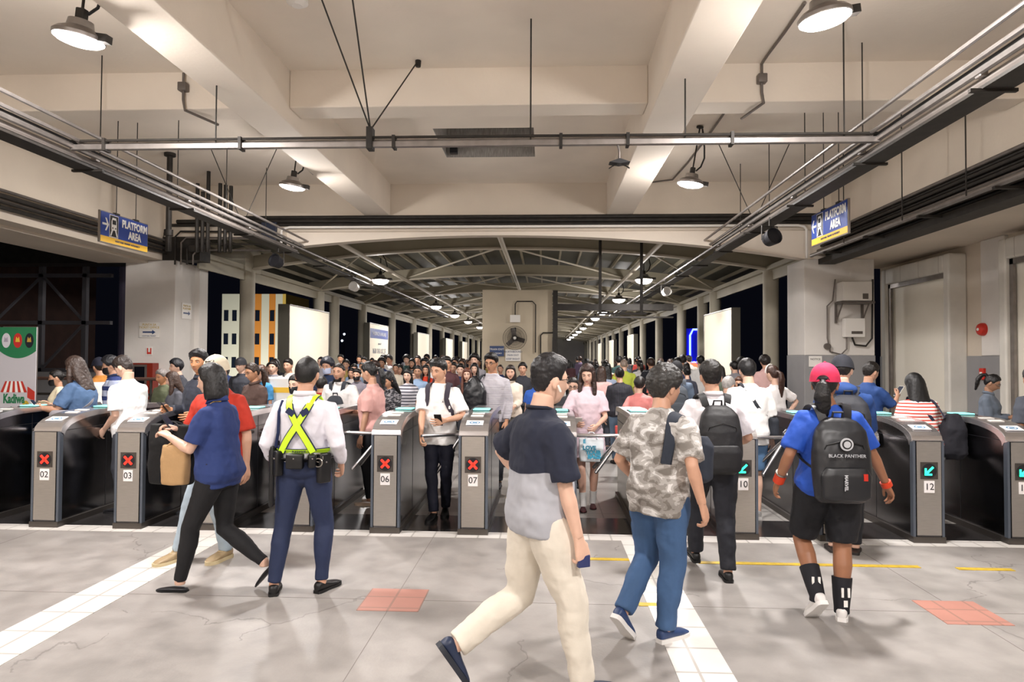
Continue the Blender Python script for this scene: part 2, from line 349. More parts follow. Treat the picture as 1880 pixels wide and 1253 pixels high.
# ================= lamps =================
def make_lamp(name, label, cat, power, group, size=.2, drop=.75, hook=True, dome=1.0):
    r = empty(name, (0, 0, 0), label=label, category=cat, group=group)
    MB().lathe([(.02, .15), (.09, .145), (.1, .09), (.16, .06), (.19, .03), (.19, .005), (.182, 0), (.18, .01)], n=32).obj('housing', M_rack, r, smooth='auto')
    MB().lathe([(.003, -.05 * dome), (.09, -.044 * dome), (.15, -.028 * dome), (.18, -.008), (.18, .008)], n=32).obj('lens', M_lens, r, smooth='auto')
    if hook:
        MB().rbox(-.035, .035, -.035, .035, .14, .24, .01).obj('driver_box', M_dark, r); MB().box(.16, .25, -.04, .04, .0, .06).obj('connector_box', M_dark, r)
        MB().tube([(0, 0, .22), (0, 0, drop)], .011, 8).lathe([(.05, drop - .02), (.05, drop)], n=12).obj('suspension_rod', M_dark, r)
        MB().tube([(.05, 0, .2), (.11, .02, .27), (.14, .02, .4), (.11, 0, .55), (.04, 0, drop - .03)], .012, 8).obj('cable', M_cable, r)
    ld = bpy.data.lights.new('lamp_light', 'POINT'); ld.shadow_soft_size = .1; ld.energy = power; ld.color = (1, .955, .93)
    l = bpy.data.objects.new('lamp_light', ld); COL.objects.link(l); l.parent = r; l.location = (0, 0, -.15 if dome < 2 else -.24)
    ld.energy = power * .3; l2 = bpy.data.lights.new('lamp_beam', 'AREA'); l2.shape = 'DISK'; l2.size = .34; l2.energy = power * .7; l2.color = ld.color
    o2 = bpy.data.objects.new('lamp_beam', l2); COL.objects.link(o2); o2.parent = r; o2.location = (0, 0, -.06 if dome < 2 else -.13)
    return r
HL = [(-3.72, 5.2, 'near left'), (2.06, 5.1, 'near right'), (-3.76, 9.9, 'far left'), (2.08, 9.9, 'far right')]
lab = {'near left': 'big tilted pendant lamp with looped black cable above gates 02 and 03',
       'near right': 'round pendant lamp glowing bright above the woman in the pink cap',
       'far left': 'round pendant lamp hanging past the cross beam, above the column by the yellow building',
       'far right': 'round pendant lamp hanging past the cross beam, beside the right ceiling beam'}
lp = make_lamp('pendant_lamp', '', 'lamp', HALL_W, 'high bay pendant lamps of the hall', drop=.83)
for i, (x, y, k) in enumerate(HL):
    o = lp if i == 0 else copy_tree(lp)
    o.location = (x, y, 4.14); o['label'] = lab[k]
    if 'near' in k: o.rotation_euler = (R(4), R(9 if i == 0 else -9), 0)
for x in (-3.74, 2.07):        # the hall goes on behind the camera
    for y, pw in ((.4, 1), (-4.3, 1)):
        o = copy_tree(lp); o.location = (x, y, 4.14); o['label'] = 'pendant lamp of the hall row behind the viewpoint'
ll = make_lamp('platform_lamp', '', 'lamp', LANE_W, 'round platform lamps under the arched roof', drop=.74, dome=2.4)
k = 0
for X, ys in ((-4.5, [18.4, 27.9, 33.7, 39.6, 46.8, 54, 62, 70]), (2.62, [18.3, 24.5, 31.5, 36.0, 41, 47.5, 54, 60.5, 68, 76])):
    side = 'left' if X < 0 else 'right'
    for i, y in enumerate(ys):
        o = ll if k == 0 else copy_tree(ll); k += 1
        o.location = (X, y, 3.72); o.scale = (1.25, 1.25, 1); o['label'] = ('round platform lamp, %s in the %s row counted from the hall' % (['nearest', 'second', 'third', 'fourth', 'fifth', 'sixth', 'seventh', 'eighth', 'ninth', 'tenth'][i], side))
# backlit advertising boxes between the columns
M_lit = mat('backlit_sheet', '#D8CDB8', .6, emit=.42)
M_box = mat('lightbox_frame', '#6E6B60', .6, metal=.2)
M_blue = mat('sign_blue', '#1F3F92', .45); M_navytx = mat('navy_print', '#2E4470', .5); M_yellow = mat('sign_yellow', '#E8B83A', .45); M_wtx = mat('white_print', '#F4F2EE', .5)
M_blk = mat('black_print', '#101014', .5)
def lightbox(X, y0, y1, top, label, out):
    r = empty('light_box', (X, (y0 + y1) / 2, 0), label=label, category='light box', group='blank backlit boxes between the columns'); h = (y1 - y0) / 2
    s = 1 if out > 0 else -1
    MB().box(min(0, out), max(0, out), -h, h, .95, top).obj('casing', M_box, r)
    MB().box(-.004, .004, -h + .03, h - .03, 1.0, top - .04).obj('lit_face', M_lit, r).location = (-.006 * s, 0, 0)
    MB().box(-.01, .01, -h, h, top - .03, top).box(-.01, .01, -h, -h + .03, .95, top).box(-.01, .01, h - .03, h, .95, top).obj('rim', M_rack, r).location = (-.012 * s, 0, 0)
    if out: 
        MB().box(min(0, out) + .05, max(0, out) - .05, -h, -h + .1, 0, .95).box(min(0, out) + .05, max(0, out) - .05, h - .1, h, 0, .95).obj('stand', M_box, r)
    return r
lightbox(-6.6, 17.25, 20.5, 2.98, 'largest blank backlit box, cream, with a shadow patch, on the left colonnade', -.28)
b2 = lightbox(-6.6, 25.3, 28.4, 2.92, 'white backlit box with blue band and printed notice on the left colonnade', -.2)
for (X, y0, y1, l) in ((-6.6, 35, 38.5, 'blank backlit box just past the printed notice box on the left'), (-6.6, 45, 48.5, 'second blank backlit box past the printed notice box'),
                       (-6.6, 54, 57.5, 'third blank backlit box past the printed notice box'),
                       (4.7, 17.4, 20.4, 'large blank backlit box with brown streak on the right colonnade'), (4.7, 36.4, 39.3, 'second blank backlit box of the right colonnade'),
                       (4.7, 47, 50.5, 'third blank backlit box of the right colonnade'), (4.7, 57, 61, 'fourth blank backlit box of the right colonnade')):
    lightbox(X, y0, y1, 2.92, l, -.2 if X < 0 else .2)
MB().box(0, .004, -1.45, 1.45, 2.35, 2.72).obj('blue_band', M_blue, b2).location = (.014, 0, 0)
text('THIS SPACE IS AVAILABLE', .2, (.022, 0, 2.53), (R(90), 0, R(90)), M_wtx, b2)
text('please call', .12, (.022, 0, 2.15), (R(90), 0, R(90)), M_navytx, b2)
text('8638 1763 LOC 57', .27, (.022, 0, 1.85), (R(90), 0, R(90)), M_navytx, b2)

# ================= cable racks and pipes =================
def pipe(parent, name, pts, r, m, n=8): return MB().tube(pts, r, n).obj(name, m, parent, smooth='auto')
def rack(x, z, y0, y1, label, dense, mir=1):
    r = empty('cable_rack', (x, y0, z), label=label, category='cable rack'); L = y1 - y0
    MB().box(min(-.02 * mir, .2 * mir), max(-.02 * mir, .2 * mir), 0, L, -.115, -.09).obj('tray_channel', M_dark, r)
    for k_, (dx, dz, rr, m) in enumerate(dense): Lk = L if k_ in (2, 5, 7) else 12.6; pipe(r, 'conduit', [(dx * mir, 0, dz), (dx * mir, Lk * .5, dz + .01), (dx * mir, Lk, dz)], rr, m)
    t = .8
    while t < L: MB().box(min(-.1 * mir, .24 * mir), max(-.1 * mir, .24 * mir), t, t + .035, -.135, -.11).obj('bracket', M_dark, r); MB().rbox(-.03, .03, t, t + .07, -.02, .08, .008).obj('coupling', M_rack, r); t += 1.9
    return r
D1 = [(-.19, .15, .02, M_rack), (-.09, .07, .021, M_rack), (-.02, .02, .03, M_rack), (.05, -.02, .022, M_rack), (.02, -.065, .026, M_pipe), (.1, -.06, .028, M_dark), (.15, -.05, .02, M_pipe), (.19, -.075, .026, M_dark), (-.04, .05, .012, M_cable)]
rack(-4.82, 3.72, .5, 34, 'long cable rack of pipes running toward the platforms over the left gates', D1, -1)
rack(3.2, 3.72, .5, 34, 'long cable rack of pipes running toward the platforms over the right gates', D1, 1)
def rod(x, y, z0, z1, r=.007, x1=None, y1=None):
    return MB().tube([(x, y, z0), (x if x1 is None else x1, y if y1 is None else y1, z1)], r, 6)
r = empty('cross_rack', (-4.82, 6.66, 3.74), label='pipe rack bar spanning across the hall between the two long racks', category='cable rack')
MB().rbox(0, 8.02, -.03, .03, -.035, .02, .006).obj('channel_bar', M_rack, r)
pipe(r, 'conduit', [(0, -.02, .055), (4, -.02, .06), (8.0, -.02, .05)], .014, M_dark); pipe(r, 'conduit', [(0, .035, .04), (3, .03, .04), (8.0, .035, .045)], .016, M_rack)
for t in (.35, 1.75, 3.3, 4.95, 5.6, 6.6): MB().box(t, t + .03, -.05, .06, -.05, .075).obj('clamp', M_dark, r)
for px, zt in ((396, 1), (974, 1), (1258, 1), (1550, 1)):
    p = aY(px, 262, 6.66); MB().tube([(p.x + 4.82, 0, 0), (p.x + 4.82, 0, 1.23 if abs(p.x - 1.4) > .3 else .62)], .008, 6).obj('hanger_rod', M_dark, r)
p = aY(680, 262, 6.66).x + 4.82
MB().rbox(p - .03, p + .03, -.06, .06, -.06, .16, .005).obj('clamp', M_dark, r); mb = MB()
for dx, dy in ((-.3, -.9), (.05, -1.0), (.3, .9)): mb.tube([(p, 0, .14), (p + dx, dy, 1.23)], .008, 6)
mb.lathe([(.03, 1.16), (.035, 1.23)], (p + .3, .9, 0), 8); mb.obj('sway_brace', M_dark, r)
def rods(label, pts, cat='hanger rod'):   # each pair of rods belongs to a rack: a thing of its own
    for (px, y, x, z0) in pts:
        zt = ZC
        o = rod(0, 0, z0, zt).obj('hanger_rod', M_dark); o.location = (x, y, 0); o['label'] = label; o['category'] = cat; o['group'] = label
for y in (4.3, 7.3, 8.9, 10.3, 11.8):
    for x, s in ((-4.95, 'left'), (3.33, 'right')):
        o = rod(0, 0, 3.7, ZC, .007).obj('hanger_rod', M_dark); o.location = (x, y, 0); o['label'] = 'thin steel rod holding the %s long cable rack to the ceiling' % s; o['category'] = 'hanger rod'; o['group'] = 'rods of the %s cable rack' % s
for y in (10.6,):
    for x, s in ((-4.82, 'left'), (3.2, 'right')):
        mb = rod(0, 0, 3.72, ZC, .007, -.55, 0); mb.tube([(0, 0, 3.72), (.55, 0, ZC)], .007, 6)
        o = mb.obj('sway_rods', M_dark); o.location = (x, y, 0); o['label'] = 'V shaped pair of brace rods over the far part of the %s cable rack' % s; o['category'] = 'brace rods'
# pipe bundle on the left wall
def wall_pipes(x, label, sgn, y0, y1, rows):
    r = empty('pipe_bundle', (x, y0, 3.6), label=label, category='pipes')
    for dx, dz, rr, m in rows: pipe(r, 'conduit', [(dx * sgn, 0, dz), (dx * sgn, y1 - y0, dz)], rr, m)
    mb = MB(); t = .7
    while t < y1 - y0: mb.box(min(0, -.5 * sgn) if sgn < 0 else -.02, max(0, -.5 * sgn) + (.02 if sgn > 0 else 0), t, t + .05, -.02, .01); t += 1.6
    return r
rows = [(.03, .12, .03, M_pipe), (.03, .2, .035, M_dark), (.03, .28, .022, M_pipe), (.04, .04, .03, M_dark), (.1, .1, .02, M_dark)]
wall_pipes(XL + .04, 'bundle of dark pipes fixed along the upper left wall', 1, .5, 13, rows)
rows = [(.05 + .05 * (k % 3), -.02 + .034 * k, (.03, .022, .026)[k % 3], (M_dark, M_pipe, M_dark, M_dark, M_pipe)[k % 5]) for k in range(13)] + [(.2, .0, .028, M_dark), (.22, .06, .02, M_pipe), (.26, .0, .022, M_dark)]
wall_pipes(XR - .04, 'dense bundle of cables and pipes hung along the upper right wall', -1, .5, 13, rows)
o = MB().tube([(0, 0, 0), (0, 12.2, 0)], .035, 12).obj('water_pipe', M_rack, smooth='auto'); o.location = (4.86, .5, 3.52); o['label'] = 'thick silver pipe running below the cables of the right wall'; o['category'] = 'pipe'
for y in (1.5, 3, 4.5, 6, 7.5, 9, 10.5, 12): struct(MB().box(4.8, 5.4, y, y + .05, 3.46, 3.49), 'trim_rack_bracket', M_dark)
struct(MB().box(5.1, 5.4, .5, 13, 3.4, 3.5), 'trim_rack_shelf', M_dark)
for y in (3.5, 5, 6.6, 8.0, 9.4, 11.2):
    o = rod(0, 0, 3.5, ZC, .009).obj('hanger_rod', M_dark); o.location = (4.8, y, 0); o['label'] = 'dark rod hanging from ceiling to the cables on the right wall'; o['category'] = 'hanger rod'; o['group'] = 'rods of the right wall cables'
# end wall pipes
r = empty('pipe_bundle', (-1, 12.95, 4.1), label='dark and silver pipes crossing the end beam above the arch', category='pipes')
for dz, rr, m, a, b_ in ((.22, .035, M_dark, -5.6, 6.2), (.15, .04, M_dark, -6.2, 6.2), (.08, .03, M_dark, -6.3, 6.2)): pipe(r, 'conduit', [(a, 0, dz), (b_, 0, dz)], rr, m)
pipe(r, 'silver_conduit', [(-4.1, -.05, -.4), (-4.1, -.05, -.05), (-4.03, -.05, .0), (-3.95, -.05, .02), (5.7, -.05, .02), (5.8, -.05, 0), (5.85, -.05, -.06), (5.85, -.05, -.6)], .024, M_white)
MB().rbox(-4.5, -4.2, -.06, .0, -.3, .12, .01).obj('blue_box', mat('dark_blue_box', '#20283C', .5), r)
# vertical drop pipes near the left pillar
r = empty('drop_pipes', (-6.3, 12.0, 0), label='cluster of upright dark pipes dropping from the ceiling near the left pillar', category='pipes')
for dx, z1 in ((0, 4.75), (.1, 4.6), (.2, 4.97), (.42, 4.75), (.52, 4.72), (.62, 4.7)): pipe(r, 'pipe', [(dx, 0, 3.5), (dx, 0, z1)], .035, M_dark)
o = MB().tube([(0, 0, 3.35), (0, 0, ZC)], .045, 10).lathe([(.09, ZC - .05), (.09, ZC)], n=12).lathe([(.07, 3.6), (.07, 3.7)], n=12).obj('drain_pipe', M_dark, smooth='auto'); o.location = (-6.2, 10.9, 0); o['label'] = 'thick single drain pipe with flange dropping left of the pipe cluster'; o['category'] = 'pipe'
r = empty('conduit_loops', (-7.2, 12.9, 0), label='looped conduits and valves on the beam above the left pillar', category='pipes')
for i in range(4):
    a = i * .12; pipe(r, 'pipe', [(.0 + a, 0, 3.4), (.0 + a, 0, 3.95 - a), (.1 + a, 0, 4.05 - a), (1.9, 0, 4.03 - a)], .018, M_pipe if i % 2 else M_dark)
pipe(r, 'valve', [(.35, -.1, 3.7), (.6, -.1, 3.7)], .07, M_dark)
# conduits on the ceiling to the lamps
def cpipe(label, pix, z=None, r_=.016, m=M_pipe):
    pts = [g(px, py, (z or ZC - .03)) for px, py in pix]
    o = MB().tube(pts, r_, 8).obj('conduit', m, smooth='auto'); o['label'] = label; o['category'] = 'conduit'; return o
cpipe('bent conduit running on the ceiling left of the big left beam', [(195, 0), (230, 35), (285, 75), (322, 108), (336, 121)])
cpipe('straight conduit beside the left beam leading to the far left lamp', [(445, 212), (500, 255), (545, 292), (575, 320)])
cpipe('conduit leading from the near right lamp along the ceiling', [(1478, 5), (1440, 60), (1410, 100), (1398, 118)])
cpipe('short conduit beside the right beam leading to the far right lamp', [(1330, 207), (1300, 250), (1262, 300), (1235, 330), (1195, 335)])
for px, s in ((340, 'left'), (1397, 'right')):
    a = aY(px, 124, 7.75); y = 7.72
    mb = MB().tube([(a.x, y, 4.94), (a.x + .0, y, 4.62), (a.x + .02, y, 4.5), (a.x + (.2 if s == 'left' else -.1), y + .45, 4.48)], .016, 8).rbox(a.x - .05, a.x + .05, y - .05, y + .04, 4.72, 4.82, .01)
    o = mb.obj('conduit', M_pipe, smooth='auto'); o['label'] = 'conduit with box bent down over the %s side of the cross beam' % s; o['category'] = 'conduit'

# ================= hanging signs =================
def platform_sign(loc, rz, arrow_right, label):
    r = empty('platform_sign', loc, rz, label=label, category='sign', group='hanging PLATFORM AREA signs')   # face toward local -Y
    W = 1.0; H = .4
    MB().box(-W / 2, W / 2, 0, .03, -H / 2 + .08, H / 2).obj('blue_panel', M_blue, r)
    MB().box(-W / 2, W / 2, 0, .03, -H / 2, -H / 2 + .08).obj('yellow_strip', M_yellow, r)
    MB().box(-W / 2 - .012, W / 2 + .012, .005, .035, -H / 2 - .012, H / 2 + .012).obj('frame', M_rack, r)
    text('PLATFORM', .145, (.2, -.004, .105), (R(90), 0, 0), M_wtx, r, bold=.006, sx=.78); text('AREA', .145, (.2, -.004, -.035), (R(90), 0, 0), M_wtx, r, bold=.006, sx=.78)
    text('LIGHT RAIL TRANSIT AUTHORITY', .035, (.05, -.004, -.16), (R(90), 0, 0), M_navytx, r)
    s = 1 if arrow_right else -1
    mb = MB().prism([(-.47, .05), (-.36, .05), (-.36, .03), (-.47, .03)], 'y', -.004, 0)
    def ar(u, v): return (-.415 + s * u, .04 + v)
    mb = MB().prism([ar(-.06, .014), ar(.03, .014), ar(.03, -.014), ar(-.06, -.014)], 'y', -.004, 0)
    mb.prism([ar(-.005, .085), ar(.02, .085), ar(.065, 0), ar(.02, -.085), ar(-.005, -.085), ar(.04, 0)], 'y', -.004, 0); mb.obj('arrow', M_wtx, r)
    MB().box(-.335, -.155, -.003, 0, -.115, .185).obj('pictogram_panel', M_wtx, r)
    MB().box(-.328, -.162, -.004, -.003, -.108, .178).obj('pictogram_ground', M_blk, r)
    mb = MB().prism([(-.3, -.02), (-.3, .1), (-.28, .15), (-.21, .15), (-.19, .1), (-.19, -.02)], 'y', -.006, -.004)
    mb.prism([(-.295, -.02), (-.265, -.02), (-.3, -.1), (-.32, -.1)], 'y', -.006, -.004).prism([(-.225, -.02), (-.195, -.02), (-.17, -.1), (-.19, -.1)], 'y', -.006, -.004); mb.obj('train_pictogram', M_wtx, r)
    MB().box(-.282, -.208, -.007, -.006, .06, .12).box(-.285, -.265, -.007, -.006, .0, .02).box(-.225, -.205, -.007, -.006, .0, .02).obj('train_window', M_blk, r)
    zt = ZC - loc[2]
    MB().box(-.22, -.12, .0, .04, H / 2, H / 2 + .03).box(.2, .3, 0, .04, H / 2, H / 2 + .03).tube([(-.17, .02, H / 2), (-.17, .02, zt)], .006, 6).tube([(.25, .02, H / 2), (.25, .02, zt)], .006, 6).obj('hanger', M_dark, r)
platform_sign((-5.85, 9.2, 3.34), R(88), True, 'blue and yellow PLATFORM AREA sign with arrow pointing right, hanging on the left')
platform_sign((3.6, 8.85, 3.35), R(-88), False, 'blue and yellow PLATFORM AREA sign with arrow pointing left, hanging on the right')

# ================= speakers, camera, loose lamp =================
def spot_cam(loc, rz, name, label, cat, m, s=1):
    r = empty(name, loc, rz, label=label, category=cat)
    M = Matrix.Rotation(R(75), 4, 'X')
    MB().lathe([(.06 * s, 0), (.1 * s, .04 * s), (.12 * s, .16 * s), (.125 * s, .2 * s), (.11 * s, .2 * s), (.1 * s, .17 * s)], n=20, M=M).obj('body', m, r, smooth='auto')
    MB().tube([(-.13 * s, -.08, 0), (-.13 * s, -.08, .2), (.13 * s, -.08, .2), (.13 * s, -.08, 0)], .01, 6).tube([(0, -.08, .2), (0, -.08, .33)], .012, 6).obj('yoke', M_dark, r)
    return r
spot_cam((3.15, 9.9, 3.31), R(20), 'speaker', 'black round speaker hanging under the right cable rack', 'speaker', M_black)
spot_cam((-4.82, 12.2, 3.31), R(-20), 'speaker', 'dark round speaker under the left rack above the square column head', 'speaker', M_black)
spot_cam((-4.82, 17.2, 3.37), R(-15), 'projector_speaker', 'white cylindrical speaker under the far part of left rack', 'speaker', M_white)
spot_cam((3.2, 18.5, 3.37), R(15), 'projector_speaker', 'white cylindrical speaker under the far part of right rack', 'speaker', M_white)
r = empty('broken_lamp', aY(1137, 300, 6.66), label='small black bracket with loose petals hanging from the cross rack', category='bracket')
MB().tube([(-.09, 0, .22), (-.02, 0, .2), (0, 0, .12), (0, 0, .02)], .012, 8).obj('curved_neck', M_pipe, r)
MB().prism([(-.1, 0), (0, .035), (.1, .0), (0, -.015)], 'y', -.06, .06).obj('plate', M_black, r)
MB().tube([(0, 0, 0), (-.07, 0, -.03), (-.1, 0, -.05)], (.02), 8, flat=.2).tube([(0, 0, 0), (.07, 0, -.03), (.1, 0, -.05)], (.02), 8, flat=.2).obj('petal', M_dark, r)

# ================= wall fan, notices, boxes =================
c = aY(945, 621, 19.75)
r = empty('wall_fan', (c.x, 19.98, c.z), label='round black wall fan mounted on the cream block in the middle', category='fan')
mb = MB()
for k in range(60):
    a = k * PI / 30; mb.tube([(.05 * math.cos(a), -.25, .05 * math.sin(a)), (.2 * math.cos(a), -.29, .2 * math.sin(a)), (.345 * math.cos(a), -.2, .345 * math.sin(a))], .0035, 4)
for rr, yy in ((.345, -.2), (.2, -.29), (.28, -.26)):
    mb.tube([(rr * math.cos(a * PI / 18), yy, rr * math.sin(a * PI / 18)) for a in range(37)], .006 if rr > .3 else .003, 5)
mb.obj('cage', M_dark, r)
mb = MB()
for k in range(3):
    a = k * 2 * PI / 3 + .3; M = Matrix.Rotation(a, 4, 'Y') @ Matrix.Translation((.17, -.2, 0)) @ Matrix.Rotation(R(25), 4, 'X'); mb.rbox(-.13, .13, -.004, .004, -.07, .07, .003, M=M)
mb.obj('blade', M_pipe, r); MB().lathe([(.05, 0), (.055, .06), (.02, .08)], n=16, M=Matrix.Translation((0, -.17, 0)) @ Matrix.Rotation(R(90), 4, 'X')).obj('hub', M_white, r)
MB().lathe([(.08, -.15), (.08, 0)], n=16, M=Matrix.Rotation(R(90), 4, 'X') ).tube([(0, -.05, 0), (0, -.05, .22), (0, 0, .3)], .03, 8).obj('motor', M_black, r)
r = empty('switch_box', (c.x, 19.97, 2.78), label='small cream switch box with conduits above the wall fan', category='switch box')
MB().rbox(-.15, .15, -.03, .03, -.12, .1, .01).obj('cover', M_white, r)
pipe(r, 'conduit', [(0, 0, .1), (0, 0, .42), (.05, 0, .5), (.5, 0, .5), (.6, 0, .4), (.6, 0, -1.0)], .016, M_dark); pipe(r, 'conduit', [(.75, 0, -1.1), (.75, 0, -.5), (.82, 0, -.42), (1.15, 0, -.42)], .018, M_dark)
def paper(name, c0, w_, h_, label, rz=0, lines=(), m=M_white, grp=None):
    r = empty(name, c0, rz, label=label, category='notice')
    MB().box(-w_ / 2, w_ / 2, -.003, .003, -h_ / 2, h_ / 2).obj('sheet', m, r)
    for (s, sz, x, z, mm) in lines: text(s, sz, (x, -.005, z), (R(90), 0, 0), mm, r, ext=.0008)
    return r
p = aY(912, 645, 19.98)
paper('blue_notice', (p.x, 19.98, p.z), .42, .3, 'dark blue notice on cream block left of the fan', 0, (('TRAIN EXIT', .08, 0, .05, M_wtx), ('PLATFORM', .06, 0, -.07, M_wtx)), M_navytx)
paper('white_notice', (p.x + .48, 19.98, p.z - .12), .45, .34, 'white paper notice beside the blue one on cream block', 0, (('NORTHBOUND', .075, 0, .1, M_navytx), ('MAIN EXIT', .07, 0, -.0, M_navytx), ('KEEP RIGHT', .075, 0, -.11, M_navytx)))
p = aY(274, 606, 12.99)
r = paper('direction_notice', (p.x, 12.99, p.z), .4, .3, 'paper notice to the ticket office with arrow on front of left pillar', 0, (('PUNTA SA', .06, 0, .1, M_yel), ('TICKET OFFICE', .06, 0, .045, M_yel), ('LIGHT RAIL TRANSIT', .03, 0, -.12, M_navytx)))
MB().prism([(-.13, .0), (.06, .0), (.06, .03), (.13, -.015), (.06, -.06), (.06, -.03), (-.13, -.03)], 'y', -.005, -.003).obj('arrow', M_navytx, r).location = (0, 0, -.03)
r = paper('direction_notice', (-7.23, 13.42, 2.53), .36, .32, 'paper notice with arrow on the side of left pillar', R(90), (('PUNTA SA', .06, 0, .1, M_yel), ('PLATFORM', .06, 0, .045, M_yel)))
MB().prism([(-.13, .0), (.06, .0), (.06, .03), (.13, -.015), (.06, -.06), (.06, -.03), (-.13, -.03)], 'y', -.005, -.003).obj('arrow', M_navytx, r).location = (0, 0, -.03)
M_redtx = mat('red_print', '#C23A2E', .5)
p = aY(274, 645, 12.99)
r = paper('fire_notice', (p.x, 12.99, p.z), .12, .16, 'small red and white fire extinguisher mark on left pillar')
MB().prism([(-.045, .06), (-.02, .06), (-.02, -.02), (.02, -.02), (.02, .06), (.045, .06), (.045, -.06), (-.045, -.06)], 'y', -.005, -.003).obj('red_mark', M_redtx, r)
p = aY(268, 700, 12.9)
r = empty('extinguisher_cabinet', (p.x, 12.99, p.z), label='red fire extinguisher cabinet with glass door at the foot of left pillar', category='cabinet')
MB().rbox(-.22, .2, -.2, 0, -.35, .35, .01).obj('cabinet_body', mat('dark_red_paint', '#7E2414', .45), r); MB().box(-.2, .08, -.21, -.2, -.32, .32).obj('door_frame', M_pipe, r); MB().box(-.16, .04, -.214, -.21, -.28, .28).obj('pane', mat('dark_glass', '#16161C', .08), r)
# electrical boxes on right pillar
p = aY(1562, 540, 12.98)
r = empty('aircon_box', (p.x, 12.98, p.z), label='white equipment box standing on a steel bracket on the right pillar', category='equipment box')
MB().rbox(-.27, .25, -.3, 0, -.15, .2, .01).obj('casing', M_white, r); MB().box(.08, .18, -.305, -.3, -.12, -.02).obj('vent', M_pipe, r)
MB().box(-.3, .3, -.3, 0, -.2, -.16).tube([(-.27, -.02, -.5), (-.27, -.28, -.2)], .015, 6).tube([(.2, -.02, -.5), (.2, -.28, -.2)], .015, 6).box(-.3, -.26, -.03, 0, -.55, -.18).box(.18, .22, -.03, 0, -.55, -.18).obj('bracket', M_pipe, r)
p = aY(1563, 602, 12.98)
r = empty('electrical_box', (p.x, 12.98, p.z), label='cream electrical box with looping conduits low on the right pillar', category='electrical box')
MB().rbox(-.17, .2, -.12, 0, -.18, .17, .01).obj('casing', M_white, r); MB().box(-.05, .15, -.125, -.12, -.12, -.07).obj('label_plate', M_pipe, r)
pipe(r, 'conduit', [(-.1, -.03, -.18), (-.1, -.03, -.4), (-.2, -.03, -.5), (-.4, -.03, -.45), (-.45, -.03, -.2), (-.45, -.03, .4), (-.35, -.03, .5), (-.3, -.03, .9)], .014, M_pipe)
pipe(r, 'conduit', [(0, -.03, -.18), (.05, -.03, -.32), (.25, -.03, -.34), (.36, -.03, -.2), (.38, -.03, .9)], .018, M_dark)
MB().lathe([(.06, 0), (.06, .05)], n=14, M=Matrix.Translation((-.45, 0, -.35)) @ Matrix.Rotation(R(90), 4, 'X')).obj('conduit_knob', M_pipe, r)
p = aY(1497, 664, 12.98); paper('framed_notice', (p.x, 12.98, p.z), .24, .2, 'framed white paper low on the right pillar', 0, (('NOTICE', .05, 0, .04, M_blk),))
p = aX(1776, 607, 6.82)
r = empty('fire_bell', (6.83, 10.98, p.z), label='round red fire alarm bell on the pilaster', category='fire bell')
MB().lathe([(.1, 0), (.1, .04), (.085, .07), (.03, .09)], n=24, M=Matrix.Rotation(R(-90), 4, 'Y')).obj('gong', M_red, r, smooth='auto'); MB().lathe([(.025, .09), (.02, .1)], n=12, M=Matrix.Rotation(R(-90), 4, 'Y')).obj('cap', M_white, r)
p = aX(1775, 686, 6.82)
r = empty('call_point', (6.83, 10.98, p.z), label='small red fire call point below the bell', category='fire call point')
MB().rbox(-.05, 0, -.055, .055, -.09, .09, .01).obj('housing', M_red, r); MB().box(-.054, -.05, -.03, .03, -.03, .03).obj('glass', M_white, r)
p = g(546, 0, ZC); MB().lathe([(.1, 0), (.1, -.03), (.05, -.06)], (p.x, p.y, ZC), 16).obj('smoke_detector', M_white)['label'] = 'white smoke detector at the top edge of ceiling'; bpy.data.objects['smoke_detector']['category'] = 'smoke detector'

# ================= banner and railing at far left =================
r = empty('standee_banner', (-7.12, 8.9, 0), label='green and white standee banner with market stall picture at far left', category='banner')
M_green = mat('banner_green', '#2C7A50', .5); M_bw = mat('banner_white', '#C9C6CC', .5)
W = .43
MB().box(-W, W, -.01, 0, .15, 2.0).obj('cloth', M_bw, r)
MB().prism([(-W, 2.0), (W, 2.0)] + [(W - 2 * W * i / 16, 1.68 - .1 * (1 - ((i - 8) / 8) ** 2)) for i in range(17)], 'y', -.013, -.01).obj('green_header', M_green, r)
for x, m1, m2 in ((-.27, '#D8D4DC', '#A8A0B0'), (0, '#C43030', '#E0C040'), (.27, '#20242C', '#C09A40')):
    MB().lathe([(.1, 0), (.1, .003)], (x, -.013, 1.82), 24, M=Matrix.Rotation(R(90), 4, 'X')).obj('logo', mat('logo' + m1, m1, .5), r)
    MB().prism([(x - .05, 1.8), (x + .05, 1.8), (x + .03, 1.87), (x, 1.84), (x - .03, 1.87)], 'y', -.019, -.016).obj('logo_mark', mat('logo' + m2, m2, .5), r)
for i in range(9):
    t0 = i / 9; t1 = (i + 1) / 9
    MB().prism([(-.38 + .62 * t0, 1.12), (-.38 + .62 * t1, 1.12), (-.27 + .4 * t1, 1.27), (-.27 + .4 * t0, 1.27)], 'y', -.014, -.011).obj('awning_stripe', M_redtx if i % 2 == 0 else M_wtx, r)
text('Kadiwa', .17, (-.06, -.014, 1.03), (R(90), 0, 0), M_green, r, bold=.006); text('ng Pangulo', .08, (-.06, -.014, .9), (R(90), 0, 0), M_green, r)
MB().prism([(.25, 1.05), (.42, 1.0), (.42, 1.13), (.25, 1.2)], 'y', -.014, -.011).obj('flag', M_redtx, r)
MB().lathe([(.08, 0), (.08, .003)], (.22, -.012, .93), 20, M=Matrix.Rotation(R(90), 4, 'X')).obj('wheel', M_yel, r)
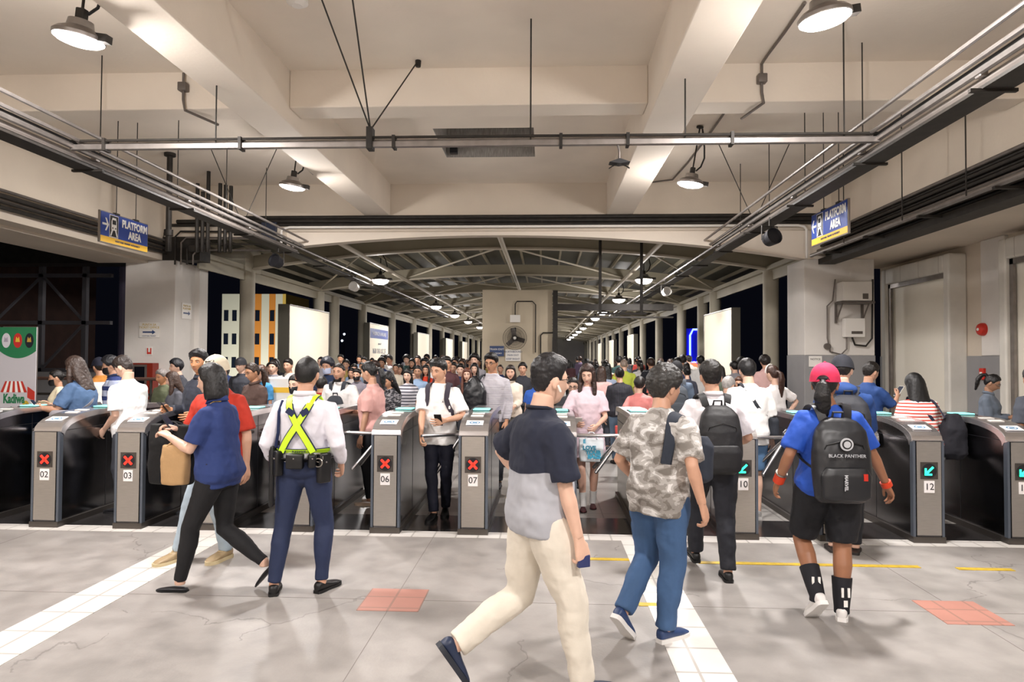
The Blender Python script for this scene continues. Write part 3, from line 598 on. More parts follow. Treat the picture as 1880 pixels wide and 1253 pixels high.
MB().tube([(-.4, .03, .05), (-.4, .03, 2.0)], .012, 6).tube([(.4, .03, .05), (.4, .03, 2.0)], .012, 6).tube([(-.4, .03, 2.0), (.4, .03, 2.0)], .012, 6).rbox(-.45, .45, -.12, .14, 0, .06, .01).obj('stand', M_pipe, r)
r = empty('handrail', (-9.9, 9.8, 0), label='brown two bar handrail behind the banner at far left', category='handrail')
MB().tube([(0, 0, 1.28), (4.2, 0, 1.28)], .025, 8).obj('top_rail', mat('brown_rail', '#4A342C', .5), r); MB().tube([(0, 0, 1.05), (4.2, 0, 1.05)], .018, 8).obj('mid_rail', M_dark, r)
for x in (0.1, 1.5, 2.9, 4.1): MB().tube([(x, 0, 0), (x, 0, 1.28)], .02, 8).obj('post', M_dark, r)
bpy.data.objects['standee_banner'].scale = (.6, 1, 1)
# ================= outside: building, neon =================
M_b = [mat('facade_cream', '#D8DCC8', .7), mat('facade_orange', '#D98E3C', .7), mat('facade_white', '#DDE0DA', .7), mat('facade_yellow', '#E0C060', .7)]
M_win = mat('dark_window', '#1A2233', .2)
a = aY(408, 540, 60); b_ = aY(525, 540, 60)
r = empty('apartment_building', (a.x, 60, 0), label='floodlit cream and orange building outside beyond the left columns', category='building')
Wd = b_.x - a.x; top = a.z; seg = [(0, .27, 2), (.27, .5, 0), (.5, .62, 1), (.62, .74, 2), (.74, .84, 1), (.84, .95, 2), (.95, 1, 3)]
for s0, s1, mi in seg: MB().box(Wd * s0, Wd * s1, 0, 6, -5, top).obj('facade_panel', M_b[mi], r)
for s in (.07, .2, .56, .79):
    for z in (.6, 2.7, 4.8): MB().box(Wd * s - .2, Wd * s + .2, -.05, 0, z - .0, z + .95).obj('window', M_win, r)
ld = bpy.data.lights.new('facade_floodlight', 'AREA'); ld.size = 4; ld.energy = 1300; ld.color = (1, .93, .75)
l = bpy.data.objects.new('facade_floodlight', ld); COL.objects.link(l); l.location = (a.x + Wd / 2 + 2, 50, -4); l.rotation_euler = (R(120), 0, R(10))
p = aY(1272, 600, 70)
r = empty('neon_sign', (p.x, 70, 0), label='blue neon lit billboard outside behind the right columns', category='neon sign')
M_neon = mat('blue_neon', '#5A6CFF', .4, emit=5); M_nb = mat('neon_board', '#1418A0', .4, emit=.5)
MB().box(-1, 1, 0, .4, -4, p.z - .2).obj('board', M_nb, r)
MB().tube([(-.3, -.1, .8), (-.3, -.1, p.z - .9), (0, -.1, p.z - .3), (1.2, -.1, p.z - .3)], .1, 8).tube([(-1, -.1, p.z - 3.6), (1, -.1, p.z - 3.6)], .07, 6).obj('neon_tube', M_neon, r)
MB().prism([(-.5, 0), (0, .5), (.5, 0), (0, -.4)], 'y', -.1, -.05).obj('badge', mat('neon_red', '#FF6040', .4, emit=2), r).location = (0.1, 0, .9)
for i, (px, py) in enumerate(((620, 622), (632, 614), (628, 626))):
    q = aY(px, py, 110); o = MB().ell((0, 0, 0), .18, .18, .18, 8).obj('distant_lamp', mat('distant_glow', '#DCEBFF', .4, emit=5)); o.location = q; o['label'] = 'tiny distant white light in the night beyond the left columns'; o['category'] = 'light'; o['group'] = 'distant lights in the dark'; MB().tube([(0, 0, 0), (0, 0, -10)], .04, 6).obj('mast', M_black, o)

# ================= turnstile gates =================
M_gbody = mat('polished_steel', '#6F6E70', .2, metal=1.0, bump=.03, bs=6)
M_gtrim = mat('satin_trim', '#D2D0D2', .22, metal=.9)
M_gfront = mat('brushed_front', '#B3AEA8', .36, metal=.8, bump=.04, bs=30, aniso=(1, 1, 14), var=.06, vs=12); M_gcorner = mat('slate_corner', '#68707C', .35, metal=.6)
M_plinth = mat('plinth_steel', '#5F5A56', .4, metal=.8)
M_plate = mat('number_plate', '#EFEBEA', .5)
M_rx = mat('red_led', '#FF2418', .4, emit=2.2); M_ga = mat('green_led', '#2AF0B0', .4, emit=2.2); M_teal = mat('teal_light', '#7FE8DC', .4, emit=1.0)
M_lb = mat('logo_blue', '#3F7FA8', .5)
GX0, GS, GW = -4.71, .811, .27
def gate_profile(y0, y1, zl, zt):
    pts = [(y0, zl)]
    for i in range(9):
        t = i / 8; a = t * PI / 2
        pts.append((y0 + .02 + .62 * (1 - math.cos(a)), zl + (zt - zl) * math.sin(a) ** .9))
    pts += [(y1 - .5, zt), (y1 - .06, zt - .012), (y1, zt - .07)]
    return pts
def gate(nn, green, label):
    X = GX0 + GS * (nn - 2); L = 1.86
    r = empty('turnstile_gate', (X, GY, 0), label=label, category='turnstile gate', group='row of numbered turnstile gates')
    h = GW / 2; zl, zt = .90, 1.065
    prof = [(0, .05)] + gate_profile(0, L, zl, zt) + [(L, .05)]
    MB().prism(prof, 'x', -h + .022, h - .022).obj('body', M_gbody, r, smooth='auto')
    # edge trims following the profile on both sides
    outer = [(0, .05)] + gate_profile(0, L, zl, zt); inner = [(.05, .05), (.05, zl - .02)] + [(p[0] + .03 if i > 3 else p[0] + .045, p[1] - .045) for i, p in enumerate(gate_profile(0, L, zl, zt)) if i > 0]
    for s in (-1, 1):
        a, b_ = (-h, -h + .03) if s < 0 else (h - .03, h)
        k = min(len(outer), len(inner)); mb = MB()
        for i in range(1, k - 1): mb.prism([outer[i], outer[i + 1], inner[i + 1], inner[i]], 'x', a, b_)
        mb.obj('edge_trim', M_gtrim, r); MB().prism([outer[0], outer[1], inner[1], inner[0]], 'x', a, b_).obj('corner_post', M_gcorner, r)
    # curved steel top skin
    tp = gate_profile(0, L, zl, zt); mb = MB()
    for i in range(len(tp) - 1): mb.prism([tp[i], tp[i + 1], (tp[i + 1][0], tp[i + 1][1] + .006), (tp[i][0] - (.006 if i == 0 else 0), tp[i][1] + .006)], 'x', -h + .004, h - .004)
    mb.obj('top_skin', M_gtrim, r, smooth='auto')
    MB().box(-h + .03, h - .03, -.006, .003, .07, zl - .005).obj('front_panel', M_gfront, r)
    MB().box(-h - .004, h + .004, -.012, L + .005, 0, .055).obj('plinth', M_plinth, r)
    for s in (-1, 1):
        MB().box(s * (h - .022) - .002, s * (h - .022) + .002, .72, .726, .06, zt - .06).box(s * (h - .022) - .002, s * (h - .022) + .002, .06, L - .02, zl - .0, zl + .005).obj('panel_seam', M_black, r)
    # status light
    d = empty('status_light', (0, -.008, .64)); d.parent = r
    MB().box(-.075, .075, -.002, .0, -.075, .075).obj('bezel', M_plinth, d)
    MB().lathe([(.064, 0), (.064, .004)], n=28, M=Matrix.Rotation(R(90), 4, 'X')).obj('lens', M_black, d)
    mb = MB()
    if not green:
        for a in (45, -45): mb.rbox(-.052, .052, -.0072, -.004, -.0105, .0105, .001, M=Matrix.Rotation(R(a), 4, 'Y'))
        mb.obj('red_cross', M_rx, d)
    else:
        mb.box(-.04, .046, -.0072, -.004, -.009, .009, M=Matrix.Rotation(R(-45), 4, 'Y')).box(-.04, .022, -.0072, -.004, -.042, -.026).box(-.04, -.024, -.0072, -.004, -.04, .022)
        mb.obj('green_arrow', M_ga, d)
    pl = MB().box(-.044, .044, -.011, -.006, .445, .55).obj('number_plate', M_plate, r)
    text('%02d' % nn, .082, (0, -.0125, .497), (R(90), 0, 0), M_blk, pl, 'number', ext=.0006)
    # curved top graphics
    def on_top(y):
        for i in range(len(tp) - 1):
            if tp[i][0] <= y <= tp[i + 1][0]:
                t = (y - tp[i][0]) / (tp[i + 1][0] - tp[i][0]); z = tp[i][1] + t * (tp[i + 1][1] - tp[i][1]); ang = math.atan2(tp[i + 1][1] - tp[i][1], tp[i + 1][0] - tp[i][0]); return z + .007, ang
        return zt + .007, 0
    z, an = on_top(.14); MT = Matrix.Translation((0, .14, z)) @ Matrix.Rotation(an, 4, 'X')
    MB().box(-.08, .08, -.055, .055, 0, .002, M=MT).obj('sticker', M_plate, r)
    mb = MB()
    for k in range(24):
        a0, a1 = k * PI / 12, (k + 1) * PI / 12
        mb.add([MT @ V((.05 * math.cos(a0), .035 * math.sin(a0), .003)), MT @ V((.05 * math.cos(a1), .035 * math.sin(a1), .003)), MT @ V((.038 * math.cos(a1), .025 * math.sin(a1), .003)), MT @ V((.038 * math.cos(a0), .025 * math.sin(a0), .003))], [(0, 1, 2, 3)])
    mb.box(-.022, .022, -.012, .012, .002, .003, M=MT); mb.obj('sticker_emblem', M_lb, r)
    for y in (.36, .5):
        z, an = on_top(y); MB().box(-.06, .06, -.03, .03, 0, .004, M=Matrix.Translation((0, y, z)) @ Matrix.Rotation(an, 4, 'X')).obj('card_reader', M_white, r)
    MB().rbox(-.1, .1, .78, 1.06, zt, zt + .012, .004).obj('reader_housing', M_black, r)
    MB().rbox(-.09, .08, .8, .98, zt + .01, zt + .022, .004).obj('reader_light', M_teal, r)
    # tripod
    t = empty('tripod', (-h, .70, .84)); t.parent = r
    MB().lathe([(.09, 0), (.085, .05), (.05, .08)], n=20, M=Matrix.Rotation(R(-90), 4, 'Y')).obj('hub', M_gtrim, t, smooth='auto')
    for dv in (((-.86, 0.0, .0), (-.5, .28, -.62), (-.5, -.28, -.62)) if nn != 7 else ((-.66, -.55, .02), (-.5, .6, .1), (-.5, -.05, -.75))):
        v = V(dv).normalized() * .465; MB().tube([(-.05, 0, 0), v + V((-.05, 0, 0))], .019, 12, dome=True).obj('arm', M_gtrim, t, smooth='auto')
for nn in range(1, 14):
    gr = nn >= 8
    side = {1: 'leftmost turnstile gate, cut by the picture edge, its front out of view', 4: 'turnstile gate half hidden behind the walking woman in navy polo', 5: 'turnstile gate seen between the legs of the guard',
            8: 'turnstile gate hidden behind the man in the navy and grey polo', 9: 'turnstile gate half hidden by the man in camouflage shirt', 11: 'turnstile gate hidden behind the woman in the pink cap'}.get(nn, 'steel turnstile gate with number plate %02d and %s' % (nn, 'green arrow light' if gr else 'red cross light'))
    gate(nn, gr, side)
# ================= people engine =================
def fold_tex(name, scale, depth=2):
    t = bpy.data.textures.new(name, 'CLOUDS'); t.noise_scale = scale; t.noise_depth = depth; return t
TEX_FOLD = fold_tex('folds', .11); TEX_HAIR = fold_tex('hair', .022, 1); TEX_SKIN = fold_tex('skin', .2)
def remesh(mb, voxel, smooth=3, disp=0, tex=None, fac=.5):
    me = bpy.data.meshes.new('tmp'); me.from_pydata([tuple(v) for v in mb.v], [], mb.f)
    bm = bmesh.new(); bm.from_mesh(me); bmesh.ops.recalc_face_normals(bm, faces=bm.faces); bm.to_mesh(me); bm.free()
    o = bpy.data.objects.new('tmp', me); COL.objects.link(o)
    m = o.modifiers.new('r', 'REMESH'); m.mode = 'VOXEL'; m.voxel_size = voxel
    if smooth: m = o.modifiers.new('s', 'SMOOTH'); m.factor = fac; m.iterations = smooth
    if disp: m = o.modifiers.new('d', 'DISPLACE'); m.texture = tex or TEX_FOLD; m.strength = disp; m.mid_level = .5 if tex is not TEX_HAIR else .3; m.texture_coords = 'LOCAL'
    ev = o.evaluated_get(bpy.context.evaluated_depsgraph_get()); e = ev.to_mesh()
    n = len(e.vertices); co = np.empty(n * 3, 'f'); e.vertices.foreach_get('co', co)
    k = len(e.loops); li = np.empty(k, 'i'); e.loops.foreach_get('vertex_index', li); ls = np.empty(len(e.polygons), 'i'); e.polygons.foreach_get('loop_total', ls)
    ev.to_mesh_clear(); bpy.data.objects.remove(o); bpy.data.meshes.remove(me)
    r = MB(); r.v = [tuple(c) for c in co.reshape(-1, 3).tolist()]
    if len(ls) and (ls == 4).all(): r.f = [tuple(f) for f in li.reshape(-1, 4).tolist()]
    else:
        p = 0; r.f = []; ll_ = li.tolist()
        for t in ls.tolist(): r.f.append(tuple(ll_[p:p + t])); p += t
    r.mi = [0] * len(r.f); return r
def quick(mb, name, mats, parent, **kw):   # link without recalculating normals
    me = bpy.data.meshes.new(name); me.from_pydata(mb.v, [], mb.f)
    for m in (mats if isinstance(mats, (list, tuple)) else [mats]): me.materials.append(m)
    me.polygons.foreach_set('material_index', mb.mi); me.polygons.foreach_set('use_smooth', [True] * len(mb.f)); me.update()
    o = bpy.data.objects.new(name, me); COL.objects.link(o); o.parent = parent
    for k, v in kw.items(): o[k] = v
    return o
def ring(mb, secs, n=24, ex=2.0, m=0):    # secs: (center, u, v, ra, rb)
    vs = []
    for c, u, v, ra, rb in secs:
        for j in range(n):
            a = 2 * PI * j / n; ca, sa = math.cos(a), math.sin(a)
            x = math.copysign(abs(ca) ** (2 / ex), ca); y = math.copysign(abs(sa) ** (2 / ex), sa)
            vs.append(c + u * (ra * x) + v * (rb * y))
    k = len(secs)
    fs = [(i * n + j, i * n + (j + 1) % n, (i + 1) * n + (j + 1) % n, (i + 1) * n + j) for i in range(k - 1) for j in range(n)]
    fs += [tuple(range(n - 1, -1, -1)), tuple((k - 1) * n + j for j in range(n))]
    return mb.add(vs, fs, m)
def lerp_list(tab, x):
    if x <= tab[0][0]: return tab[0][1:]
    for a, b in zip(tab, tab[1:]):
        if x <= b[0]:
            t = (x - a[0]) / (b[0] - a[0]); return tuple(p + (q - p) * t for p, q in zip(a[1:], b[1:]))
    return tab[-1][1:]
TM = [(.85, .12, .08, 0), (.88, .155, .108, -.005), (.93, .168, .115, -.01), (1.02, .152, .105, 0), (1.10, .145, .104, .005), (1.22, .157, .114, .005), (1.31, .170, .114, 0), (1.36, .160, .098, -.01), (1.395, .125, .08, -.015), (1.42, .098, .07, -.016), (1.445, .078, .064, -.015), (1.475, .060, .058, -.01), (1.52, .054, .055, 0), (1.57, .05, .053, .012)]
TF = [(.85, .13, .08, 0), (.88, .165, .113, -.01), (.93, .176, .122, -.015), (1.02, .145, .105, 0), (1.08, .126, .096, .005), (1.18, .135, .102, .01), (1.26, .146, .116, .012), (1.32, .148, .102, .0), (1.36, .138, .086, -.01), (1.39, .108, .07, -.012), (1.415, .082, .06, -.012), (1.445, .060, .053, -.011), (1.475, .049, .05, -.008), (1.52, .046, .048, 0), (1.57, .044, .048, .012)]
def sm(a, b, x):
    t = max(0, min(1, (x - a) / (b - a))); return t * t * (3 - 2 * t)
def gs(x, z, cx, cz, sx, sz): return math.exp(-((x - cx) / sx) ** 2 - ((z - cz) / sz) ** 2)
def skull(x, y, z, female):
    a, b, c = (.074, .094, .117) if not female else (.071, .09, .113)
    px, py, pz = a * x, b * y, c * z
    if z < 0:
        k = (-z) ** 1.4; px *= 1 - (.26 if not female else .33) * k
        if y < 0: py *= 1 - .5 * (-z)
        if y > 0: py *= 1 + .04 * k
    if y > 0: py *= .95 + .02 * abs(x)
    if z > .0: px *= 1 + .04 * (1 - z)
    return px, py, pz
def make_head(female, det, expr=0):
    """returns MB: 0 skin 1 lips 2 eye white 3 dark 4 brow"""
    nu, nv = {2: (64, 52), 1: (40, 32), 0: (20, 16)}[det]
    mb = MB(); vs = []; idx = {}
    for i in range(nv + 1):
        el = -PI / 2 + PI * i / nv
        for j in range(nu):
            az = 2 * PI * j / nu + PI / 2
            # cluster columns near the face
            x, y, z = math.cos(el) * math.cos(az), math.cos(el) * math.sin(az), math.sin(el)
            px, py, pz = skull(x, y, z, female)
            if y > 0 and det:
                X, Z = px, pz
                d = .021 * gs(X, Z, 0, -.030, .010, .013) + .011 * gs(X, Z, 0, -.004, .008, .022) + .008 * gs(abs(X), Z, .012, -.035, .006, .007)
                d += -.009 * gs(abs(X), Z, .031, .006, .015, .011) + .004 * gs(abs(X), Z, .03, .027, .022, .008)
                d += .006 * gs(X, Z, 0, -.056, .019, .005) + .006 * gs(X, Z, 0, -.068, .016, .006) - .004 * gs(X, Z, 0, -.0618, .02, .0025)
                d += .008 * gs(X, Z, 0, -.1, .018, .014) + .004 * gs(abs(X), Z, .042, -.025, .018, .018) - .003 * gs(X, Z, 0, -.082, .014, .006)
                py += d * sm(.0, .35, y)
            vs.append((px, py, pz))
    fs = []; mi = []
    for i in range(nv):
        for j in range(nu):
            f = (i * nu + j, i * nu + (j + 1) % nu, (i + 1) * nu + (j + 1) % nu, (i + 1) * nu + j)
            c = [sum(vs[k][q] for k in f) / 4 for q in range(3)]
            lip = det and c[1] > .05 and abs(c[0]) < .018 - abs(c[2] + .062) * 1.1 and abs(c[2] + .062) < .008
            fs.append(f); mi.append(1 if lip else 0)
    mb.v = vs; mb.f = fs; mb.mi = mi
    s = 1 if not female else .96
    if det:
        for sg in (-1, 1):
            ye = .0795 * s
            mb.ell((sg * .031, ye - .001, .0055), .0128, .006, .0040, 12, 2); mb.ell((sg * .031, ye + .0032, .0055), .0048, .0026, .0042, 10, 3); mb.tube([(sg * .018, ye + .001, .0105), (sg * .031, ye + .0025, .0135), (sg * .045, ye - .004, .0105)], [.002, .0042, .002], 6, 0)
            mb.tube([(sg * .017, ye + .003, .0062), (sg * .025, ye + .0058, .0098), (sg * .034, ye + .0053, .0098), (sg * .045, ye - .002, .0065)], .0013, 5, 3)
            mb.tube([(sg * .014, ye + .0085, .024), (sg * .03, ye + .009, .0295), (sg * .049, ye - .003, .0245)], [.0028, .0034, .0018], 6, 4)
            M = Matrix.Rotation(sg * R(-18), 3, 'Z') @ Matrix.Rotation(R(-12), 3, 'X')
            mb.ell((sg * .0765 * s, -.008, -.006), .008, .018, .031, 12, 0, M.to_4x4()); mb.ell((sg * .083 * s, -.006, -.004), .003, .009, .018, 8, 0, M.to_4x4())
    else:
        for sg in (-1, 1): mb.ell((sg * .031, .078 * s, .006), .012, .006, .005, 8, 3); mb.ell((sg * .0765 * s, -.008, -.006), .009, .018, .03, 8, 0)
    return mb
HEADS = {}
def head_mb(female, det):
    k = (female, det)
    if k not in HEADS: HEADS[k] = make_head(female, det)
    return HEADS[k]
def hairline(ph):   # angle from the front in degrees -> unit z of the hairline
    return lerp_list([(0, .50), (30, .47), (52, .36), (66, .12), (78, -.1), (86, .02), (102, .08), (112, -.25), (135, -.52), (180, -.56)], ph)[0]
def hair_shell(female, T, fn, low=0, nu=48, nv=36):
    mb = MB(); vs = []
    for i in range(nv + 1):
        el = -PI / 2 + PI * i / nv
        for j in range(nu):
            az = 2 * PI * j / nu; x, y, z = math.cos(el) * math.cos(az), math.cos(el) * math.sin(az), math.sin(el)
            p = V(skull(x, y, z, female)); ph = math.degrees(math.atan2(abs(x), y)); hl = hairline(ph) - (low if ph > 50 else low * .25)
            k = sm(-.02, .16, z - hl); t = -.02 * (1 - k) + k * fn(x, y, z, ph)
            d = V((x, y, z)); vs.append(p + d * t)
    fs = [(i * nu + j, i * nu + (j + 1) % nu, (i + 1) * nu + (j + 1) % nu, (i + 1) * nu + j) for i in range(nv) for j in range(nu)]
    mb.v = [tuple(v) for v in vs]; mb.f = fs; mb.mi = [0] * len(fs); return mb
def make_hair(style, female, det):
    vx = {2: .0052, 1: .0075, 0: .012}[det]; dsp = {2: .018, 1: .016, 0: .012}[det]
    top = lambda k: (lambda x, y, z, ph: k * (.35 + .65 * sm(-.2, .6, z)))
    def strands(mb, x0, x1, y0, y1, z0, z1, r0, r1, nn=3, bend=0):
        for i in range(nn):
            t = i / max(1, nn - 1)
            for sg in (-1, 1): mb.tube([(sg * (x0 + (x1 - x0) * 0), y0 + (y1 - y0) * t, z0), (sg * (x0 + .012), y0 + (y1 - y0) * t, (z0 + z1) / 2), (sg * (x1 + bend * .02), y0 + (y1 - y0) * t + .02 * bend, z1)], [r0, tuple((p + q) / 2 + .004 for p, q in zip(r0, r1)), r1], 8)
    if style in ('bob', 'lob', 'slick', 'bun', 'thin'): dsp = .008
    if style == 'mop': dsp *= 1.5
    if style == 'fade': mb = hair_shell(female, 0, lambda x, y, z, ph: .003 + .024 * sm(.1, .75, z) + .006 * sm(.3, .9, y) * sm(.3, .7, z))
    elif style == 'quiff': mb = hair_shell(female, 0, lambda x, y, z, ph: .004 + .024 * sm(0, .7, z) + .018 * sm(.1, .8, y) * sm(.3, .7, z))
    elif style == 'short': mb = hair_shell(female, 0, top(.024))
    elif style == 'mop': mb = hair_shell(female, 0, lambda x, y, z, ph: .014 + .024 * sm(-.4, .5, z), low=.05)
    elif style == 'thin': mb = hair_shell(female, 0, lambda x, y, z, ph: .003 + .006 * sm(0, .7, z), low=-.08)
    elif style == 'slick': mb = hair_shell(female, 0, lambda x, y, z, ph: .008 + .010 * sm(0, .7, z)); dsp = .004
    elif style == 'bun': mb = hair_shell(female, 0, lambda x, y, z, ph: .009); mb.ell((0, -.115, .05), .042, .036, .042, 14); dsp = .004
    elif style in ('pony', 'ponylong', 'highpony'):
        mb = hair_shell(female, 0, lambda x, y, z, ph: .010 + .006 * sm(0, .8, z), low=.0)
        zz = {'pony': .02, 'ponylong': .03, 'highpony': .075}[style]; ln = {'pony': .24, 'ponylong': .36, 'highpony': .24}[style]
        mb.ell((0, -.108, zz), .026, .024, .024, 12)
        mb.tube([(0, -.11, zz), (0, -.15, zz - .02), (0, -.165, zz - .09), (.004, -.15, zz - ln * .6), (.008, -.135, zz - ln)], [(.02, .02), (.036, .026), (.05, .03), (.046, .026), (.016, .012)], 14, side=(1, 0, 0))
    elif style in ('bob', 'lob', 'long', 'longfront', 'wavy'):
        mb = hair_shell(female, 0, lambda x, y, z, ph: .013 + .009 * sm(0, .8, z), low=.12)
        e, f = V((1, 0, 0)), V((0, 1, 0)); w = .010 if style == 'wavy' else 0
        if style == 'bob': sc = [(.06, -.022, .070, .075), (.02, -.026, .084, .076), (-.04, -.030, .094, .074), (-.10, -.030, .099, .072), (-.125, -.028, .092, .066), (-.132, -.026, .07, .05)]
        elif style == 'lob': sc = [(.06, -.022, .072, .078), (.02, -.026, .086, .078), (-.04, -.032, .094, .072), (-.12, -.045, .1, .06), (-.19, -.06, .104, .05), (-.2, -.06, .08, .03)]
        else:
            zl = {'long': -.31, 'longfront': -.36, 'wavy': -.28}[style]
            sc = [(.06, -.024, .070, .074), (.0, -.030, .085, .072), (-.07, -.040, .092 + w, .062), (-.13, -.060, .088 + w * 1.6, .046), (-.2, -.078, .086 + w, .036), (zl + .02, -.088, .076 + w * 1.8, .03), (zl, -.09, .055, .018)]
        ring(mb, [(V((0, y_, z_)), e, f, a_, b_) for z_, y_, a_, b_ in sc], 24, 2.4)
        if style == 'longfront':
            for sg in (-1, 1): mb.tube([(sg * .064, .03, .05), (sg * .080, .03, -.06), (sg * .084, .07, -.18), (sg * .074, .10, -.30), (sg * .07, .11, -.36)], [(.022, .03), (.024, .034), (.026, .03), (.022, .02), .01], 10)
        if style == 'wavy':
            for sg in (-1, 1): mb.tube([(sg * .07, .01, .02), (sg * .092, .02, -.08), (sg * .082, .035, -.15), (sg * .095, .04, -.22)], [.024, .026, .024, .014], 10)
    r = remesh(mb, vx, 7 if det else 2, dsp * .5, TEX_HAIR, .5); return r
HAIRS = {}
def hair_mb(style, female, det):
    k = (style, female, det)
    if k not in HAIRS: HAIRS[k] = make_hair(*k)
    return HAIRS[k]
HANDS = {}
def hand_mb(curl, det):    # fingers along +Y, palm faces -Z, thumb on +X
    k = (round(curl, 1), det)
    if k in HANDS: return HANDS[k]
    mb = MB(); e = V((1, 0, 0)); z = V((0, 0, 1))
    ring(mb, [(V((0, -.03, 0)), e, z, .026, .021), (V((0, 0, 0)), e, z, .027, .019), (V((.002, .03, 0)), e, z, .036, .018), (V((0, .065, 0)), e, z, .042, .015), (V((0, .088, -.001)), e, z, .040, .012)], 16, 2.6)
    for fx, fy, L, r, sp in ((.031, .086, .072, .0086, 5), (.0105, .091, .080, .0088, 1), (-.0105, .088, .075, .0085, -3), (-.0305, .079, .058, .0075, -8)):
        pts = [V((fx * .8, fy - .03, 0)), V((fx, fy, 0))]; a = R(curl * 35 * (1 + (.03 - fx) * 4)); p = pts[-1].copy(); d = V((math.sin(R(sp)), math.cos(R(sp)), 0))
        for q, fr in enumerate((.45, .30, .25)):
            ang = a * (q + 1) * (.9 if q == 0 else 1.0); dd = V((d.x, d.y * math.cos(ang), -math.sin(ang))); p = p + dd.normalized() * L * fr; pts.append(p.copy())
        mb.tube(pts, [r * .9, r * 1.02, r * 1.04, r * .98, r * .86], 10, dome=True)
    c = curl * .5; tp = [V((.018, .012, -.006)), V((.038, .036, -.012 - .006 * c)), V((.05 - .01 * c, .066, -.018 - .016 * c)), V((.052 - .02 * c, .092 - .004 * c, -.022 - .03 * c))]
    mb.tube(tp, [.014, .0128, .0108, .009], 10, dome=True)
    r = remesh(mb, {2: .0028, 1: .004, 0: .006}[det], 2, 0, None, .4); HANDS[k] = r; return r
def ik(a, b, l1, l2, pole):
    d = b - a; L = d.length; mx = (l1 + l2) * .998
    if L > mx: b = a + d * (mx / L); d = b - a; L = mx
    x = (l1 * l1 - l2 * l2 + L * L) / (2 * L); h = math.sqrt(max(0, l1 * l1 - x * x)); u = d / L; p = V(pole); p = p - u * p.dot(u); p.normalize()
    return a + u * x + p * h, b
def skin(c): return mat('skin', c, .5, var=.06, vs=14, key='skin' + c)
def hairm(c): return mat('hair', c, .42, var=.3, vs=30, bump=.25, bs=90, aniso=(3, 3, .3), key='hair' + c)
def cloth(c, rough=.85, var=.05, key=None): return mat('cloth', c, rough, var=var, vs=9, bump=.5, bs=7, key=key or 'cloth' + c + str(rough))
M_lip = {}
M_eyew = mat('eye_white', '#E4DDD6', .25); M_iris = mat('eye_dark', '#140E0C', .2); M_brow = mat('brow', '#1C1512', .7)
def stripes(c1, c2, period, frac, axis=2, key=None, extra=None):
    k = key or 'stripe%s%s%s%s' % (c1, c2, period, frac)
    if k in MATS: return MATS[k]
    m = bpy.data.materials.new('striped_cloth'); m.use_nodes = True; N = m.node_tree.nodes; L = m.node_tree.links; b = N['Principled BSDF']; b.inputs['Roughness'].default_value = .85
    tc = N.new('ShaderNodeTexCoord'); sp = N.new('ShaderNodeSeparateXYZ'); L.new(tc.outputs['Object'], sp.inputs[0])
    d = N.new('ShaderNodeMath'); d.operation = 'DIVIDE'; L.new(sp.outputs[axis], d.inputs[0]); d.inputs[1].default_value = period
    f = N.new('ShaderNodeMath'); f.operation = 'FRACT'; L.new(d.outputs[0], f.inputs[0]); l = N.new('ShaderNodeMath'); l.operation = 'LESS_THAN'; L.new(f.outputs[0], l.inputs[0]); l.inputs[1].default_value = frac
    mx = N.new('ShaderNodeMix'); mx.data_type = 'RGBA'; L.new(l.outputs[0], mx.inputs[0]); mx.inputs[6].default_value = lin(c1); mx.inputs[7].default_value = lin(c2); L.new(mx.outputs[2], b.inputs['Base Color'])
    MATS[k] = m; return m
def blocks(c, z, c2, slope=(0, 0), key='blk', xlim=None):     # colour block: below plane z + slope.xy -> c2
    if key in MATS: return MATS[key]
    m = bpy.data.materials.new('two_tone_cloth'); m.use_nodes = True; N = m.node_tree.nodes; L = m.node_tree.links; b = N['Principled BSDF']; b.inputs['Roughness'].default_value = .85
    tc = N.new('ShaderNodeTexCoord'); dt = N.new('ShaderNodeVectorMath'); dt.operation = 'DOT_PRODUCT'; L.new(tc.outputs['Object'], dt.inputs[0]); dt.inputs[1].default_value = (-slope[0], -slope[1], 1)
    l = N.new('ShaderNodeMath'); l.operation = 'LESS_THAN'; L.new(dt.outputs['Value'], l.inputs[0]); l.inputs[1].default_value = z
    if xlim:
        sp = N.new('ShaderNodeSeparateXYZ'); L.new(tc.outputs['Object'], sp.inputs[0]); ab = N.new('ShaderNodeMath'); ab.operation = 'ABSOLUTE'; L.new(sp.outputs[0], ab.inputs[0]); l2 = N.new('ShaderNodeMath'); l2.operation = 'LESS_THAN'; L.new(ab.outputs[0], l2.inputs[0]); l2.inputs[1].default_value = xlim; l3 = N.new('ShaderNodeMath'); l3.operation = 'LESS_THAN'; L.new(sp.outputs[2], l3.inputs[0]); l3.inputs[1].default_value = 1.01; l4 = N.new('ShaderNodeMath'); l4.operation = 'MAXIMUM'; L.new(l2.outputs[0], l4.inputs[0]); L.new(l3.outputs[0], l4.inputs[1]); ml = N.new('ShaderNodeMath'); ml.operation = 'MULTIPLY'; L.new(l.outputs[0], ml.inputs[0]); L.new(l4.outputs[0], ml.inputs[1]); l = ml
    mx = N.new('ShaderNodeMix'); mx.data_type = 'RGBA'; L.new(l.outputs[0], mx.inputs[0]); mx.inputs[6].default_value = lin(c); mx.inputs[7].default_value = lin(c2); L.new(mx.outputs[2], b.inputs['Base Color'])
    n = N.new('ShaderNodeTexNoise'); n.inputs['Scale'].default_value = 7; L.new(tc.outputs['Object'], n.inputs[0]); bp = N.new('ShaderNodeBump'); bp.inputs['Strength'].default_value = .5; bp.inputs['Distance'].default_value = .02; L.new(n.outputs[0], bp.inputs['Height']); L.new(bp.outputs[0], b.inputs['Normal'])
    MATS[key] = m; return m
